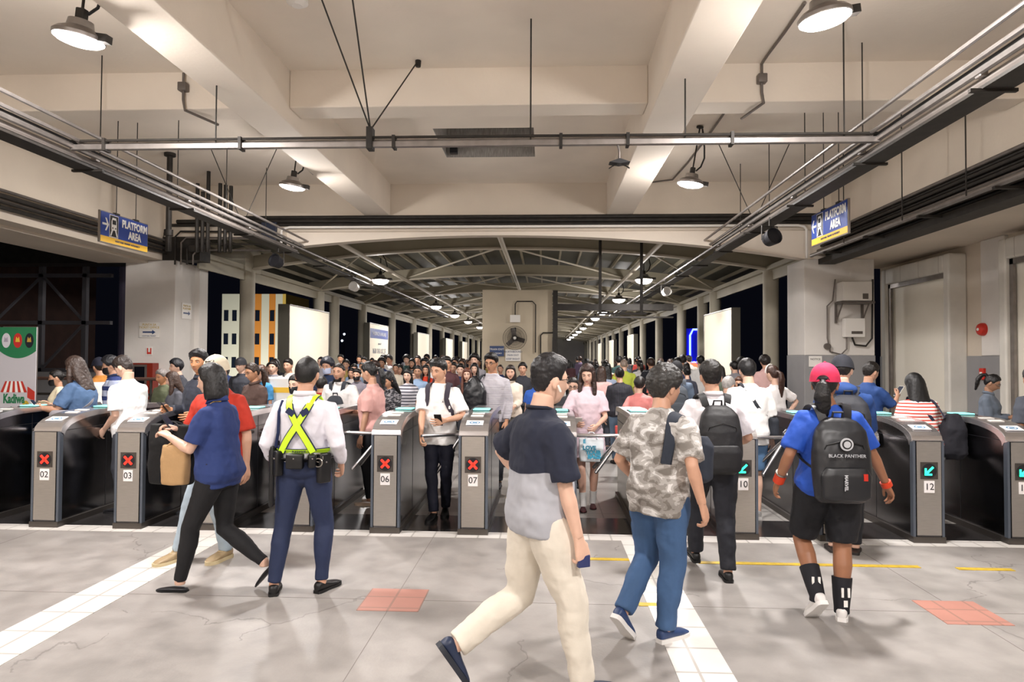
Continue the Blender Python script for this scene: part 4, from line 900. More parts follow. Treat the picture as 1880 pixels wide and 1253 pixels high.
def camo(cols, scale, key='camo'):
    if key in MATS: return MATS[key]
    m = bpy.data.materials.new('patterned_cloth'); m.use_nodes = True; N = m.node_tree.nodes; L = m.node_tree.links; b = N['Principled BSDF']; b.inputs['Roughness'].default_value = .85
    tc = N.new('ShaderNodeTexCoord'); mp = N.new('ShaderNodeMapping'); mp.inputs['Scale'].default_value = (1, 1, 1.7); L.new(tc.outputs['Object'], mp.inputs[0])
    n = N.new('ShaderNodeTexNoise'); n.inputs['Scale'].default_value = scale; n.inputs['Detail'].default_value = 3; n.inputs['Distortion'].default_value = .5; L.new(mp.outputs[0], n.inputs[0])
    r = N.new('ShaderNodeValToRGB'); r.color_ramp.interpolation = 'CONSTANT'; el = r.color_ramp.elements
    pos = [0, .42, .5, .58, .66][:len(cols)]
    el[0].color = lin(cols[0]); el[1].position = pos[1]; el[1].color = lin(cols[1])
    for p, c in zip(pos[2:], cols[2:]): e = el.new(p); e.color = lin(c)
    L.new(n.outputs[0], r.inputs[0]); L.new(r.outputs[0], b.inputs['Base Color']); MATS[key] = m; return m

SHOE = {  # length scale, ankle top height, vamp height, colour handled outside
    'sneaker': dict(L=.27, top=.085, vamp=.062, w=.047, sole=.026), 'leather': dict(L=.27, top=.08, vamp=.055, w=.044, sole=.02),
    'boot': dict(L=.28, top=.10, vamp=.07, w=.05, sole=.028), 'flat': dict(L=.235, top=.03, vamp=.03, w=.038, sole=.01), 'sandal': dict(L=.24, top=.03, vamp=.035, w=.042, sole=.022)}
def make_shoe(kind, M, s, m_up, m_sole, parent, female=False):
    q = SHOE[kind]; L = q['L'] * s; hb = -.08 * s; e = V((1, 0, 0)); z = V((0, 0, 1)); y0 = -.06 * s
    def sec(t, w, top): c = V((0, y0 + L * t, hb + q['sole'] * .6 + (top - q['sole'] * .6) / 2)); return (M @ c, M.to_3x3() @ e, M.to_3x3() @ z, w * s, max(.006, (top - q['sole'] * .6) / 2))
    T_, v, w = q['top'], q['vamp'], q['w']
    mb = MB(); ring(mb, [sec(0, w * .45, T_ * .75), sec(.05, w * .72, T_ * .95), sec(.2, w * .82, T_), sec(.36, w * .85, (T_ + v) / 2), sec(.5, w * .95, v), sec(.7, w * 1.05, v * .82), sec(.88, w * .9, v * .62), sec(.97, w * .55, v * .45), sec(1.0, w * .25, v * .3)], 18, 2.5)
    if kind == 'boot': mb.tube([M @ V((0, -.005, .07 * s)), M @ V((0, 0, -.04 * s))], [.054 * s, .05 * s], 14)
    o = quick(remesh(mb, .007, 3), 'shoe', m_up, parent)
    if kind == 'boot':
        for q_ in range(4): MB().tube([M @ V((-.022 * s, (.045 + .02 * q_) * s, hb + (.088 - .012 * q_) * s)), M @ V((.022 * s, (.05 + .02 * q_) * s, hb + (.088 - .012 * q_) * s))], .003, 5).obj('lace', m_sole, o)
    mb = MB(); n = 20; pts = []
    prof = [(0, .55), (.06, .8), (.2, .86), (.4, .82), (.6, 1.0), (.75, 1.1), (.9, .9), (1.0, .45), (1.02, .1)]
    ptl = [V((w * s * b, y0 + L * a, 0)) for a, b in prof] + [V((-w * s * b, y0 + L * a, 0)) for a, b in reversed(prof)]
    k = len(ptl); vs = [M @ (p + V((0, 0, hb))) for p in ptl] + [M @ (p + V((0, 0, hb + q['sole']))) for p in ptl]
    mb.add(vs, [tuple(range(k)), tuple(range(2 * k - 1, k - 1, -1))] + [(i, (i + 1) % k, k + (i + 1) % k, k + i) for i in range(k)])
    so = mb.obj('sole', m_sole, o, smooth='auto'); return o

class Person:
    pass
def person(label, x, y, head_deg, h=1.65, female=False, w=1.0, lean=3, twist=0, tilt=0, look=(0, 0), det=1,
           skinc='#C08C6C', hair='short', hairc='#17120F', top='#FFFFFF', topm=None, sleeve=.55, hem=.84, loose=1.0, collar=None, tuck=False,
           bottom='#20263A', botm=None, bkind='pants', legw=1.0, shoe=('leather', '#15151A', '#101014'), arms=None, feet=None, curl=(.6, .6), palm=None, cat='person', group=None, seat=None, hands=(True, True), lips='#A8685A', name='person', elbow=None, socks=None, collarc=None, bust=1.0, waist=1.0):
    """local frame: faces +Y, right hand on +X.  arms: (left, right) hand targets or None; feet: ((x,y,z,yaw,pitch) left, right)"""
    s = h / 1.70; P = Person(); P.s = s; P.female = female
    root = empty(name, (x, y, 0), R(head_deg), label=label, category=cat)
    if group: root['group'] = group
    P.root = root; P.det = det; P.w = w; P.wm = Matrix.Translation((x, y, 0)) @ Matrix.Rotation(R(head_deg), 4, 'Z')
    tab = TF if female else TM; wm = w
    hipx = (.088 if not female else .09) * s * (1 + (wm - 1) * .5); shx = (.172 if not female else .148) * s * (1 + (wm - 1) * .45)
    L1, L2 = .425 * s, .40 * s; A1, A2 = .275 * s, .245 * s
    if feet is None: feet = ((-.09, 0, 0, 8, 0), (.09, 0, 0, -8, 0))
    ank = []
    for fx, fy, fz, fyaw, fp in feet: ank.append(V((fx * s, fy * s, (.08 + fz) * s)))
    zp = .93 * s
    for sg, a in zip((-1, 1), ank):
        d2 = (a.x - sg * hipx) ** 2 + a.y ** 2; zmax = a.z + math.sqrt(max(.01, ((L1 + L2) * .995) ** 2 - d2)) + .03 * s; zp = min(zp, zmax)
    if seat: zp = seat
    pel = V((0, 0, zp))
    Rl = Matrix.Rotation(R(-lean), 3, 'X') @ Matrix.Rotation(R(tilt), 3, 'Y'); zs = 1.39 * s
    def T(p):      # torso coordinates at height 1.70 -> local
        p = V(p) * s; t = max(0, min(1, (p.z - .93 * s) / (.46 * s))); q = Matrix.Rotation(R(twist) * t, 3, 'Z') @ V((p.x, p.y, 0)); q.z = p.z - .93 * s
        tl = max(0, min(1, (p.z / s - .85) / .1)) if not seat else 1
        return pel + (Rl @ q) * 1.0 if q.z > 0 else pel + q
    def Td(d, z): return (T((d[0] * .1, d[1] * .1, z)) - T((0, 0, z))).normalized()
    P.T = T; P.Td = Td
    def secs(z0, z1, grow, n=None, fn=None):
        zz = sorted(set([z0, z1] + [r_[0] for r_ in tab if z0 < r_[0] < z1])); out = []
        for z in zz:
            rx, ry, yo = lerp_list(tab, z)
            fat = 1 + (wm - 1) * (1 if z < 1.36 else max(0, 1 - (z - 1.36) / .08)) * (1.0); ry2 = ry * (1 + (wm - 1) * 1.5 * (1 if z < 1.3 else max(0, 1 - (z - 1.3) / .12)))
            gx, gy = (grow(z) if callable(grow) else (grow, grow)); rx = rx * fat + gx; ry2 += gy
            out.append((T((0, yo, z)), Td((1, 0, 0), z), Td((0, 1, 0), z), rx * s, ry2 * s))
        return out
    P.secs = secs
    hip = [T((sg * hipx / s, 0, .925)) if False else pel + V((sg * hipx, 0, -.03 * s)) for sg in (-1, 1)]
    knee = []; 
    for i in (0, 1):
        sg = -1 if i == 0 else 1; yw = R(feet[i][3]); kn, a = ik(hip[i], ank[i], L1, L2, (math.sin(-yw) * .6 + sg * .08, 1, 0 if not seat else .6)); knee.append(kn); ank[i] = a
    P.hip, P.knee, P.ank = hip, knee, ank
    sh = [T((sg * shx / s, -.012, 1.352)) for sg in (-1, 1)]; P.sh = sh
    arms = list(arms or (None, None)); el = []; wr = []
    for i in (0, 1):
        sg = -1 if i == 0 else 1; t = arms[i]
        if t is None: t = (sg * (shx / s + .055 + (wm - 1) * .25), .03, .83)
        tgt = V(t) * s if not isinstance(t, tuple) or True else t
        pole = (elbow[i] if elbow and elbow[i] else (sg * .35, -1, -.25)); e_, w_ = ik(sh[i], tgt, A1, A2, pole); el.append(e_); wr.append(w_)
    P.el, P.wr = el, wr
    # ---- body ----
    dv = {2: .0085, 1: .012, 0: .018}[det]
    mb = MB(); ring(mb, secs(.87, 1.57, -.008), 24, 2.3)
    for i in (0, 1):
        sg = -1 if i == 0 else 1; f = 1 + (wm - 1) * .8; fm = .9 if female else 1
        mb.tube([T((sg * .08, -.012, 1.375)), sh[i], sh[i].lerp(el[i], .35), sh[i].lerp(el[i], .75), el[i], el[i].lerp(wr[i], .25), el[i].lerp(wr[i], .7), wr[i]], [k * s * f * fm for k in (.042, .047, .045, .040, .036, .039, .030, .0255)], 12)
        k_, a_ = knee[i], ank[i]; h_ = hip[i]
        mb.tube([h_ + V((0, 0, .03 * s)), h_.lerp(k_, .25), h_.lerp(k_, .7), k_, k_.lerp(a_, .3) - V((0, .012 * s, 0)), k_.lerp(a_, .7), a_, a_ + V((0, 0, -.03 * s))], [k * s * f * (.84 if bkind in ('pants', 'slim', 'wide') and q_ < 6 else 1) for q_, k in enumerate((.082, .078, .06, .052, .054, .04, .035, .035))], 12)
    body = remesh(mb, dv, 3)
    hs = s ** .6; hc = T((0, .025, 1.592)) 
    HR = (Matrix.Rotation(R(twist + look[0]), 3, 'Z') @ Matrix.Rotation(R(look[1] - lean * .4), 3, 'X')).to_4x4()
    HM = Matrix.Translation(hc) @ HR @ Matrix.Scale(hs * (1 + (wm - 1) * .25), 4); P.HM = HM; P.HR = HR; P.hs = hs
    # neck link from the shoulders into the head
    nk = MB(); b0 = T((0, -.012, 1.45)); b1 = HM @ V((0, -.028, -.06)); nr = (.056 if not female else .046) * s * (1 + (wm - 1) * .5)
    nk.tube([b0 + (b0 - b1) * .3, b0, b0.lerp(b1, .5), b1], [nr * 1.3, nr * 1.12, nr, nr * .98], 14); 
    nk = remesh(nk, .010, 2)
    hd = head_mb(female, det)
    body.add(nk.v, nk.f)
    o = len(body.v); body.v += [tuple(HM @ V(v)) for v in hd.v]; body.f += [tuple(k + o for k in f) for f in hd.f]; body.mi += hd.mi
    pn = list(palm or (None, None)); 
    for i in (0, 1):
        if not hands[i]: continue
        sg = -1 if i == 0 else 1; hm = hand_mb(curl[i], det); d = (wr[i] - el[i]).normalized()
        nrm = V(pn[i]) if pn[i] else V((-sg, -.15, 0)); nrm = (nrm - d * nrm.dot(d)).normalized(); zax = -nrm; xax = d.cross(zax) # palm faces -z
        # thumb side: forward for hanging arms; choose mirror so the thumb is on the proper side
        mir = 1 if i == 0 else -1
        M = Matrix((( -xax.x * mir * -1, d.x, zax.x), (-xax.y * mir * -1, d.y, zax.y), (-xax.z * mir * -1, d.z, zax.z))).to_4x4()
        k = s * (.92 if female else 1.0); M = Matrix.Translation(wr[i] + d * .012) @ M @ Matrix.Scale(k, 4)
        if i == 0: M = M @ Matrix.Scale(1, 4)
        o = len(body.v); flip = M.to_3x3().determinant() < 0
        body.v += [tuple(M @ V(v)) for v in hm.v]; body.f += [tuple(q + o for q in (f[::-1] if flip else f)) for f in hm.f]; body.mi += [0] * len(hm.f)
    lm = mat('lips', lips, .45, key='lip' + lips)
    P.body = quick(body, 'body', [skin(skinc), lm, M_eyew, M_iris, hairm(hairc) if det else M_brow], root)
    # ---- hair ----
    if hair:
        hm = hair_mb(hair, female, det); q = MB(); q.v = [tuple(HM @ V(v)) for v in hm.v]; q.f = hm.f; q.mi = hm.mi
        P.hair = quick(q, 'hair', hairm(hairc), root)
    # ---- top ----
    cv = {2: .0095, 1: .012, 0: .02}[det]; dp = {2: .030, 1: .026, 0: .014}[det]
    tm = topm or cloth(top)
    lo = loose
    def grow(z):
        rx, ry, yo = lerp_list(tab, z); g_ = .014 + .006 * lo
        if z < 1.25:   # hang straight from the chest
            cx, cy, _ = lerp_list(tab, 1.25); k = .75 * lo if not tuck else .35; g_x = g_ + max(0, (cx - rx)) * min(1, k) + .010 * (lo - 1); g_y = g_ + max(0, (cy - ry)) * min(1, k) + .008 * (lo - 1)
            return g_x, g_y
        if z > 1.41: return .009, .009
        return g_, g_
    z0 = hem if not tuck else .97
    if top is not None:
        mb = MB(); ring(mb, secs(z0, 1.462 if not female else 1.452, grow), 28, 2.4)
        if female and bust:
            for sg in (-1, 1): mb.ell(T((sg * .062 * wm, .075 * wm + .012, 1.245)), .062 * s * bust * wm, .05 * s * bust * wm, .062 * s * bust * wm, 14)
        for i in (0, 1):
            sg = -1 if i == 0 else 1; f = 1 + (wm - 1) * .8; fm = .92 if female else 1; gr = (.014 + .008 * lo) * s
            pts = [T((sg * .085, -.012, 1.372)), sh[i]]; rr = [.050 * s * f * fm + .002, .050 * s * f * fm + gr * .6]
            if sleeve <= 1: 
                for t in (.3, .65, 1.0): pts.append(sh[i].lerp(el[i], sleeve * t)); rr.append((.050 - .007 * sleeve * t) * s * f * fm + gr * (1 + .35 * t * lo))
            else:
                pts += [sh[i].lerp(el[i], .5), el[i], el[i].lerp(wr[i], (sleeve - 1) * .5), el[i].lerp(wr[i], (sleeve - 1))]; rr += [(.046) * s * f * fm + gr, .039 * s * f * fm + gr, .036 * s * f * fm + gr * .8, .028 * s * f * fm + gr * .6]
            if sleeve > .05: mb.tube(pts, rr, 14)
        P.top = quick(remesh(mb, cv, 3, dp), 'top', tm, root)
        if collar:
            nb = T((0, -.014, 1.462)); u, v = Td((1, 0, 0), 1.45), Td((0, 1, 0), 1.45); n_ = 20; cr = (.069 if not female else .06) * s * (1 + (wm - 1) * .5); vs = []
            lay = ((0, 1.28, -.018), (.0, 1.08, .018), (0, .97, .016), (0, .95, -.012)) if collar == 'shirt' else ((0, 1.12, -.008), (0, 1.08, .008), (0, .95, .008), (0, .95, -.008))
            for dy, k, dz in lay:
                for j in range(n_):
                    a = 2 * PI * j / n_; fr = max(0, math.sin(a)); vs.append(nb + u * cr * k * math.cos(a) + v * cr * k * math.sin(a) * 1.02 + V((0, 0, dz * s - .022 * s * fr)))
            fs = [(i * n_ + j, i * n_ + (j + 1) % n_, ((i + 1) % 4) * n_ + (j + 1) % n_, ((i + 1) % 4) * n_ + j) for i in range(4) for j in range(n_)]
            MB().add(vs, fs).obj('collar', collarc or tm, root, smooth=True)
    # ---- bottom ----
    bm_ = botm or cloth(bottom, .8)
    if bottom is not None:
        mb = MB(); gw = .012
        if bkind in ('pants', 'slim', 'shorts', 'wide'):
            ring(mb, secs(.85, 1.015, gw if not tuck else gw + .004), 26, 2.3); mb.ell(pel + V((0, -.005, -.075 * s)), .09 * s * wm, .085 * s * wm, .07 * s, 16)
            F_ = {'pants': [.098, .095, .079, .071, .066, .058, .056], 'slim': [.094, .088, .068, .060, .060, .046, .042], 'wide': [.1, .1, .092, .088, .085, .082, .082], 'shorts': [.104, .104, .092, .086]}[bkind]
            for i in (0, 1):
                h_, k_, a_ = hip[i], knee[i], ank[i]; f = legw * (1 + (wm - 1) * .8) * s
                pts = [h_ + V((0, 0, .04 * s)), h_.lerp(k_, .22), h_.lerp(k_, .7), k_]
                if bkind != 'shorts': pts += [k_.lerp(a_, .3) - V((0, .01 * s, 0)), k_.lerp(a_, .75), k_.lerp(a_, .99)]
                else: pts[-1] = h_.lerp(k_, .9)
                mb.tube(pts, [q * f for q in F_], 16)
        else:      # skirt
            end = {'skirt': .5, 'miniskirt': .62, 'dress': .48}[bkind]; secl = secs(.9, 1.05, .016); ring(mb, secl, 24, 2.2)
            q = []
            for t in (0, .3, .65, 1):
                z = (.95 + (end - .95) * t) * s; kx = 1 + .28 * t; c = V((0, (knee[0].y + knee[1].y) * .25 * t, z - (.93 * s - pel.z))); q.append((c, V((1, 0, 0)), V((0, 1, 0)), .185 * s * kx * wm, .135 * s * kx * wm))
            ring(mb, q[::-1], 24, 2.1)
        P.bottom = quick(remesh(mb, cv, 3, dp * (.7 if bkind != 'slim' else .45)), {'pants': 'trousers', 'slim': 'trousers', 'wide': 'trousers', 'shorts': 'shorts', 'skirt': 'skirt', 'miniskirt': 'skirt', 'dress': 'skirt'}[bkind], bm_, root)
    if socks:
        for i in (0, 1):
            k_, a_ = knee[i], ank[i]; mb = MB(); u = k_.lerp(a_, 1 - socks[1]); mb.tube([u, u.lerp(a_, .6), a_, a_ + V((0, 0, -.03))], [q * s * (1 + (wm - 1) * .8) for q in ((.057, .050, .043, .043) if socks[1] > .4 else (.044, .040, .040, .042))], 14); mb.obj('sock', sock_m.get(socks[0]) or cloth(socks[0]), root, smooth='auto')
    if shoe:
        mu = mat('shoe_upper', shoe[1], .45, key='shu' + shoe[1]); ms = mat('shoe_sole', shoe[2], .6, key='shs' + shoe[2])
        for i in (0, 1):
            fx, fy, fz, yw, pt = feet[i]; M = Matrix.Translation(ank[i]) @ Matrix.Rotation(R(yw), 4, 'Z') @ Matrix.Rotation(R(-pt), 4, 'X')
            make_shoe(shoe[0], M, s, mu, ms, root, female)
    return P
sock_m = {'sockpattern': mat('black_sock', '#15151C', .8)}
# ---- accessories ----
def acc(P, name, label, cat, group=None):
    r = empty(name, P.root.location, P.root.rotation_euler.z, label=label, category=cat)
    if group: r['group'] = group
    return r
def strap_path(P, pts, wdt, thk, name, m, parent, n=8):
    """ribbon through torso points; flat side faces away from the torso axis"""
    loc = [P.T(p) for p in pts]; k = len(loc); vs = []
    # catmull smoothing
    sm_ = []
    for i in range(k - 1):
        p0, p1, p2, p3 = loc[max(0, i - 1)], loc[i], loc[i + 1], loc[min(k - 1, i + 2)]
        for q in range(5):
            t = q / 5; sm_.append(.5 * ((2 * p1) + (p2 - p0) * t + (2 * p0 - 5 * p1 + 4 * p2 - p3) * t * t + (-p0 + 3 * p1 - 3 * p2 + p3) * t ** 3))
    sm_.append(loc[-1]); k = len(sm_); c = P.T((0, 0, 1.25))
    for i, p in enumerate(sm_):
        t = (sm_[min(i + 1, k - 1)] - sm_[max(0, i - 1)]).normalized(); out = (p - c); 
        if (p - c).z > .12 * P.s: out.z *= 2
        out = (out - t * out.dot(t)).normalized(); sd = t.cross(out)
        for a, b in ((-1, -1), (1, -1), (1, 1), (-1, 1)): vs.append(p + sd * wdt / 2 * a + out * thk / 2 * b)
    fs = [(i * 4 + j, i * 4 + (j + 1) % 4, (i + 1) * 4 + (j + 1) % 4, (i + 1) * 4 + j) for i in range(k - 1) for j in range(4)] + [(3, 2, 1, 0), tuple((k - 1) * 4 + j for j in range(4))]
    return MB().add(vs, fs).obj(name, m, parent, smooth='auto')
def body_r(P, z, ang, off):    # point on the torso surface at angle (deg, 0=+x, 90=front)
    tab = TF if P.female else TM; rx, ry, yo = lerp_list(tab, z); a = R(ang); return ((rx * P.w + off) * math.cos(a), (ry * P.w * (1 + (P.w - 1) * .5) + off) * math.sin(a) + yo, z)
def backpack(P, label, m, H=.44, W=.30, D=.16, zt=1.36, straps=True, front=False, m2=None, pocket=True, w=1.0, dx=0):
    P.w = w; r = acc(P, 'backpack', label, 'backpack'); sg = 1 if front else -1; s = P.s
    u, v = P.Td((1, 0, 0), 1.2), P.Td((0, 1, 0), 1.2); tab = TF if P.female else TM; yb = .128 + (w - 1) * .12
    mb = MB(); secs = []
    for t, k, kd in ((0, .72, .7), (.06, .9, .92), (.3, 1, 1.08), (.6, .98, 1.0), (.85, .85, .8), (.96, .62, .55), (1, .4, .35)):
        z = zt - H + H * t; secs.append((P.T((dx, sg * (yb + D / 2 * kd * .9), z)), u, v, W / 2 * k * s, D / 2 * kd * s))
    ring(mb, secs, 26, 3.2); quick(remesh(mb, .011, 3, .012), 'main_compartment', m, r)
    if pocket:
        mb = MB(); ring(mb, [(P.T((dx, sg * (yb + D * .98), zt - H + H * t)), u, v, W / 2 * k * s, .032 * s * kk) for t, k, kk in ((.05, .7, .6), (.1, .82, 1), (.32, .84, 1), (.42, .7, .6))], 22, 3.2); quick(remesh(mb, .009, 3, .006), 'front_pocket', m2 or m, r)
        zp = MB(); zz = zt - H * .32; zp.tube([P.T((dx - W * .36, sg * (yb + D * .78), zz - .06)), P.T((dx - W * .3, sg * (yb + D * .93), zz)), P.T((dx, sg * (yb + D * 1.0), zz + .03)), P.T((dx + W * .3, sg * (yb + D * .93), zz)), P.T((dx + W * .36, sg * (yb + D * .78), zz - .06))], .004, 6); zp.obj('zip', mat('zip_black', '#08080A', .4), r)
    hd = MB(); hd.tube([P.T((dx - .035, sg * (yb + .01), zt - .02)), P.T((dx - .03, sg * (yb + .03), zt + .035)), P.T((dx + .03, sg * (yb + .03), zt + .035)), P.T((dx + .035, sg * (yb + .01), zt - .02))], .008, 8); hd.obj('grab_handle', m, r, smooth='auto')
    if straps:
        for sx in (-1, 1):
            if straps == 'left' and sx > 0 or straps == 'right' and sx < 0: continue
            pts = [(sx * .07, sg * (yb - .005), zt - .05), (sx * .10, sg * .085, 1.437), (sx * .108, 0, 1.452), (sx * .112, -sg * .078, 1.415), body_r(P, 1.3, (90 - 32 * sx) * -sg, .03), body_r(P, 1.2, (90 - 45 * sx) * -sg, .032), body_r(P, 1.1, (90 - 75 * sx) * -sg, .036), (sx * .16, sg * .06, 1.04), (sx * .12, sg * (yb + .02), 1.0)]
            strap_path(P, pts, .055 * s, .014, 'shoulder_strap', m2 or m, r)
    return r
def phone(P, i, label, m=None, off=(0, .09, -.012), rot=0, face=None):
    r = acc(P, 'phone', label, 'phone'); d = (P.wr[i] - P.el[i]).normalized(); p = P.wr[i] + d * .085 + V(face or (0, 0, .02)); 
    M = Matrix.Translation(p) @ Matrix.Rotation(R(rot), 4, 'Z') @ Matrix.Rotation(R(50), 4, 'X')
    MB().rbox(-.036, .036, -.075, .075, -.004, .004, .003, M=M).obj('phone_body', m or M_blk, r); MB().box(-.033, .033, -.07, .07, .004, .005, M=M).obj('screen', mat('phone_screen', '#20283A', .15), r); return r
def glasses(P, parent, m=None):
    mb = MB()
    for sg in (-1, 1):
        c = [(sg * (.031 + .021 * math.cos(a * PI / 8)), .094 - .006 * abs(math.cos(a * PI / 8)), .006 + .016 * math.sin(a * PI / 8)) for a in range(17)]; mb.tube([P.HM @ V(q) for q in c], .0016 * 1.3, 6)
        mb.tube([P.HM @ V(q) for q in ((sg * .052, .09, .01), (sg * .074, .06, .012), (sg * .08, -.01, .008))], .0018, 6)
    mb.tube([P.HM @ V(q) for q in ((-.01, .096, .008), (.01, .096, .008))], .0018, 6); return mb.obj('glasses', m or M_blk, parent)
def face_mask(P, m, low=False):
    mb = MB(); vs = []; nu, nv = 14, 8; 
    for i in range(nv + 1):
        for j in range(nu + 1):
            a = R(-68 + 136 * j / nu); z = -.104 + .09 * i / nv; b = .088 + .022 * math.cos(a * 1.3) ** 2 * math.sin(PI * (i + 1.2) / (nv + 2)); k = 1 - .18 * (1 - i / nv)
            vs.append(P.HM @ V((math.sin(a) * .078 * k, math.cos(a) * b * (.96 if i else .9), z)))
    fs = [(i * (nu + 1) + j, i * (nu + 1) + j + 1, (i + 1) * (nu + 1) + j + 1, (i + 1) * (nu + 1) + j) for i in range(nv) for j in range(nu)]
    o = MB().add(vs, fs).obj('face_mask', m, P.root, smooth=True); md = o.modifiers.new('t', 'SOLIDIFY'); md.thickness = .003
    return o
def cap(P, m, brim=True, back=False, label=None, logo=None, name='cap'):
    mb = MB(); vs = []; nu, nv = 36, 12; sg = -1 if back else 1
    for i in range(nv + 1):
        el = R(8) + (PI / 2 - R(8)) * i / nv
        for j in range(nu):
            az = 2 * PI * j / nu; x, y, z = math.cos(el) * math.cos(az), math.cos(el) * math.sin(az), math.sin(el); p = V(skull(x, y, z, P.female)) + V((x, y, z)) * (.022 + .010 * sm(.2, .8, z)); vs.append(P.HM @ p)
    mb.add(vs, [(i * nu + j, i * nu + (j + 1) % nu, (i + 1) * nu + (j + 1) % nu, (i + 1) * nu + j) for i in range(nv) for j in range(nu)] + [tuple(range(nu))])
    mb.ell(P.HM @ V((0, 0, .147)), .009, .009, .005, 10); o = mb.obj(name, m, P.root, smooth='auto')
    if label: o['label'] = label
    if brim:
        vs = []; n = 12
        for k in range(3):
            for j in range(n + 1):
                a = R(-62 + 124 * j / n); rad = [.09, .13, .168][k]; e_ = math.cos(a * 1.25); q = V((math.sin(a) * .085 * (1 + .05 * k), sg * (.075 * math.cos(a) + (rad - .09) * e_ + .02), .028 - .004 * k - .018 * (math.sin(a)) ** 2 * (k + 1) / 2)); vs.append(P.HM @ q)
        b = MB().add(vs, [(i * (n + 1) + j, i * (n + 1) + j + 1, (i + 1) * (n + 1) + j + 1, (i + 1) * (n + 1) + j) for i in range(2) for j in range(n)]).obj('brim', m, o, smooth=True); md = b.modifiers.new('t', 'SOLIDIFY'); md.thickness = .005
    return o
def tote(P, i, label, m, H=.34, W=.3, D=.08, name='tote_bag', drop=.12, cat='bag', off=(0, 0, 0), txt=None, rz=0):
    r = acc(P, name, label, cat); d = (P.wr[i] - P.el[i]).normalized(); p = P.wr[i] + d * .09 + V(off); M = Matrix.Translation(p) @ Matrix.Rotation(R(rz), 4, 'Z')
    mb = MB(); e = M.to_3x3() @ V((1, 0, 0)); f = M.to_3x3() @ V((0, 1, 0)); secs = [(M @ V((0, 0, -drop - H * t)), e, f, W / 2 * a, D / 2 * b) for t, a, b in ((0, 1, .5), (.3, .98, .9), (.75, .94, 1.1), (.97, .9, 1.0), (1, .86, .85))]
    ring(mb, secs, 22, 4); quick(remesh(mb, .01, 2, .014), 'bag_body', m, r)
    for sg in (-1, 1): MB().tube([M @ V((-W * .25, sg * D * .25, -drop - .01)), M @ V((-.02, sg * .008, -.0)), M @ V((.02, sg * .008, 0)), M @ V((W * .25, sg * D * .25, -drop - .01))], .006, 8).obj('handle', m, r)
    return r, M
def crossbody(P, m, side=1, front=False, name='shoulder_bag', label='', w=1.0, bag=True, zb=.95, mb_=None):
    P.w = w; r = acc(P, name, label, 'bag'); s_ = side
    pts = [body_r(P, 1.05, 0 if s_ > 0 else 180, .05), body_r(P, 1.15, 35 if s_ > 0 else 145, .035), body_r(P, 1.28, 70 if s_ > 0 else 110, .03), (-s_ * .055, .085, 1.40), (-s_ * .09, .02, 1.455), (-s_ * .085, -.05, 1.44), (-s_ * .04, -.125, 1.36), body_r(P, 1.2, -75 if s_ > 0 else -105, .03), body_r(P, 1.1, -35 if s_ > 0 else -145, .035), body_r(P, 1.05, 0 if s_ > 0 else 180, .05)]
    strap_path(P, pts, .035 * P.s, .006, 'strap', m, r)
    if bag:
        c = P.T((s_ * (.23 * w), .02, zb)); mb = MB(); ring(mb, [(c + V((0, 0, q)), V((0, 1, 0)), V((1, 0, 0)), .13 * k, .05 * k) for q, k in ((-.11, .8), (-.09, 1), (.06, 1), (.09, .8))], 20, 3.5); quick(remesh(mb, .01, 2, .01), 'bag_body', mb_ or m, r)
    return r
# ================= people in the picture =================
def hd(px, py, Y):      # head top pixel at depth Y -> x, y, body height
    p = aY(px, py, Y); return dict(x=p.x, y=Y, h=(p.z - .03) / 1.007)
SK_L, SK_M, SK_D = '#D8B09A', '#C6987E', '#A67C62'
JEAN = cloth('#3C5A82', .8); LJEAN = cloth('#A9B9C6', .8, .12); M_belt = mat('belt_black', '#0D0D10', .4)
BK = '#0B0B0E'
# --- 1 woman in navy polo ---
P = person('woman in navy polo and black trousers striding left past gate 03', h=1.59, x=-2.26, y=4.66, head_deg=88, female=True, w=1.12, lean=4, look=(2, -4), det=2, skinc=SK_L, hair='bob', hairc='#0E0C0E', topm=cloth('#26386E'), sleeve=.8, hem=.82, loose=.8, collar='shirt', bottom='#101014', bkind='slim', shoe=('flat', '#16161C', '#0C0C0E'),
           feet=((-.05, .26, 0, 0, 0), (.06, -.33, .12, 0, 48)), arms=((-.10, .33, 1.14), (.06, .34, 1.17)), curl=(.8, .9), palm=((.3, .2, -1), (-.3, .2, -1)), elbow=((-.5, -.6, -1), (.5, -.6, -1)))
r, M = tote(P, 0, 'crumpled brown paper bag hanging from the forearm of the woman in navy polo', mat('kraft_paper', '#B08D63', .85, var=.08, vs=5, bump=.4, bs=12), H=.27, W=.2, D=.1, name='paper_bag', drop=.02, off=(-.06, -.14, -.06), rz=84)
tote(P, 1, 'soft black bag held in front by the woman in navy polo', cloth(BK), H=.42, W=.36, D=.14, name='handbag', drop=.02, off=(.06, .0, .02), rz=80)
phone(P, 1, 'dark phone in the hands of the woman in navy polo')
r_ = acc(P, 'id_necklace', 'thin yellow lanyard round the neck of the woman in navy polo', 'lanyard'); strap_path(P, [(-.05, -.07, 1.44), (-.07, 0, 1.43), (-.03, .11, 1.3), (.03, .11, 1.3), (.07, 0, 1.43), (.05, -.07, 1.44)], .012, .003, 'strap', cloth('#C8A23A'), r_)
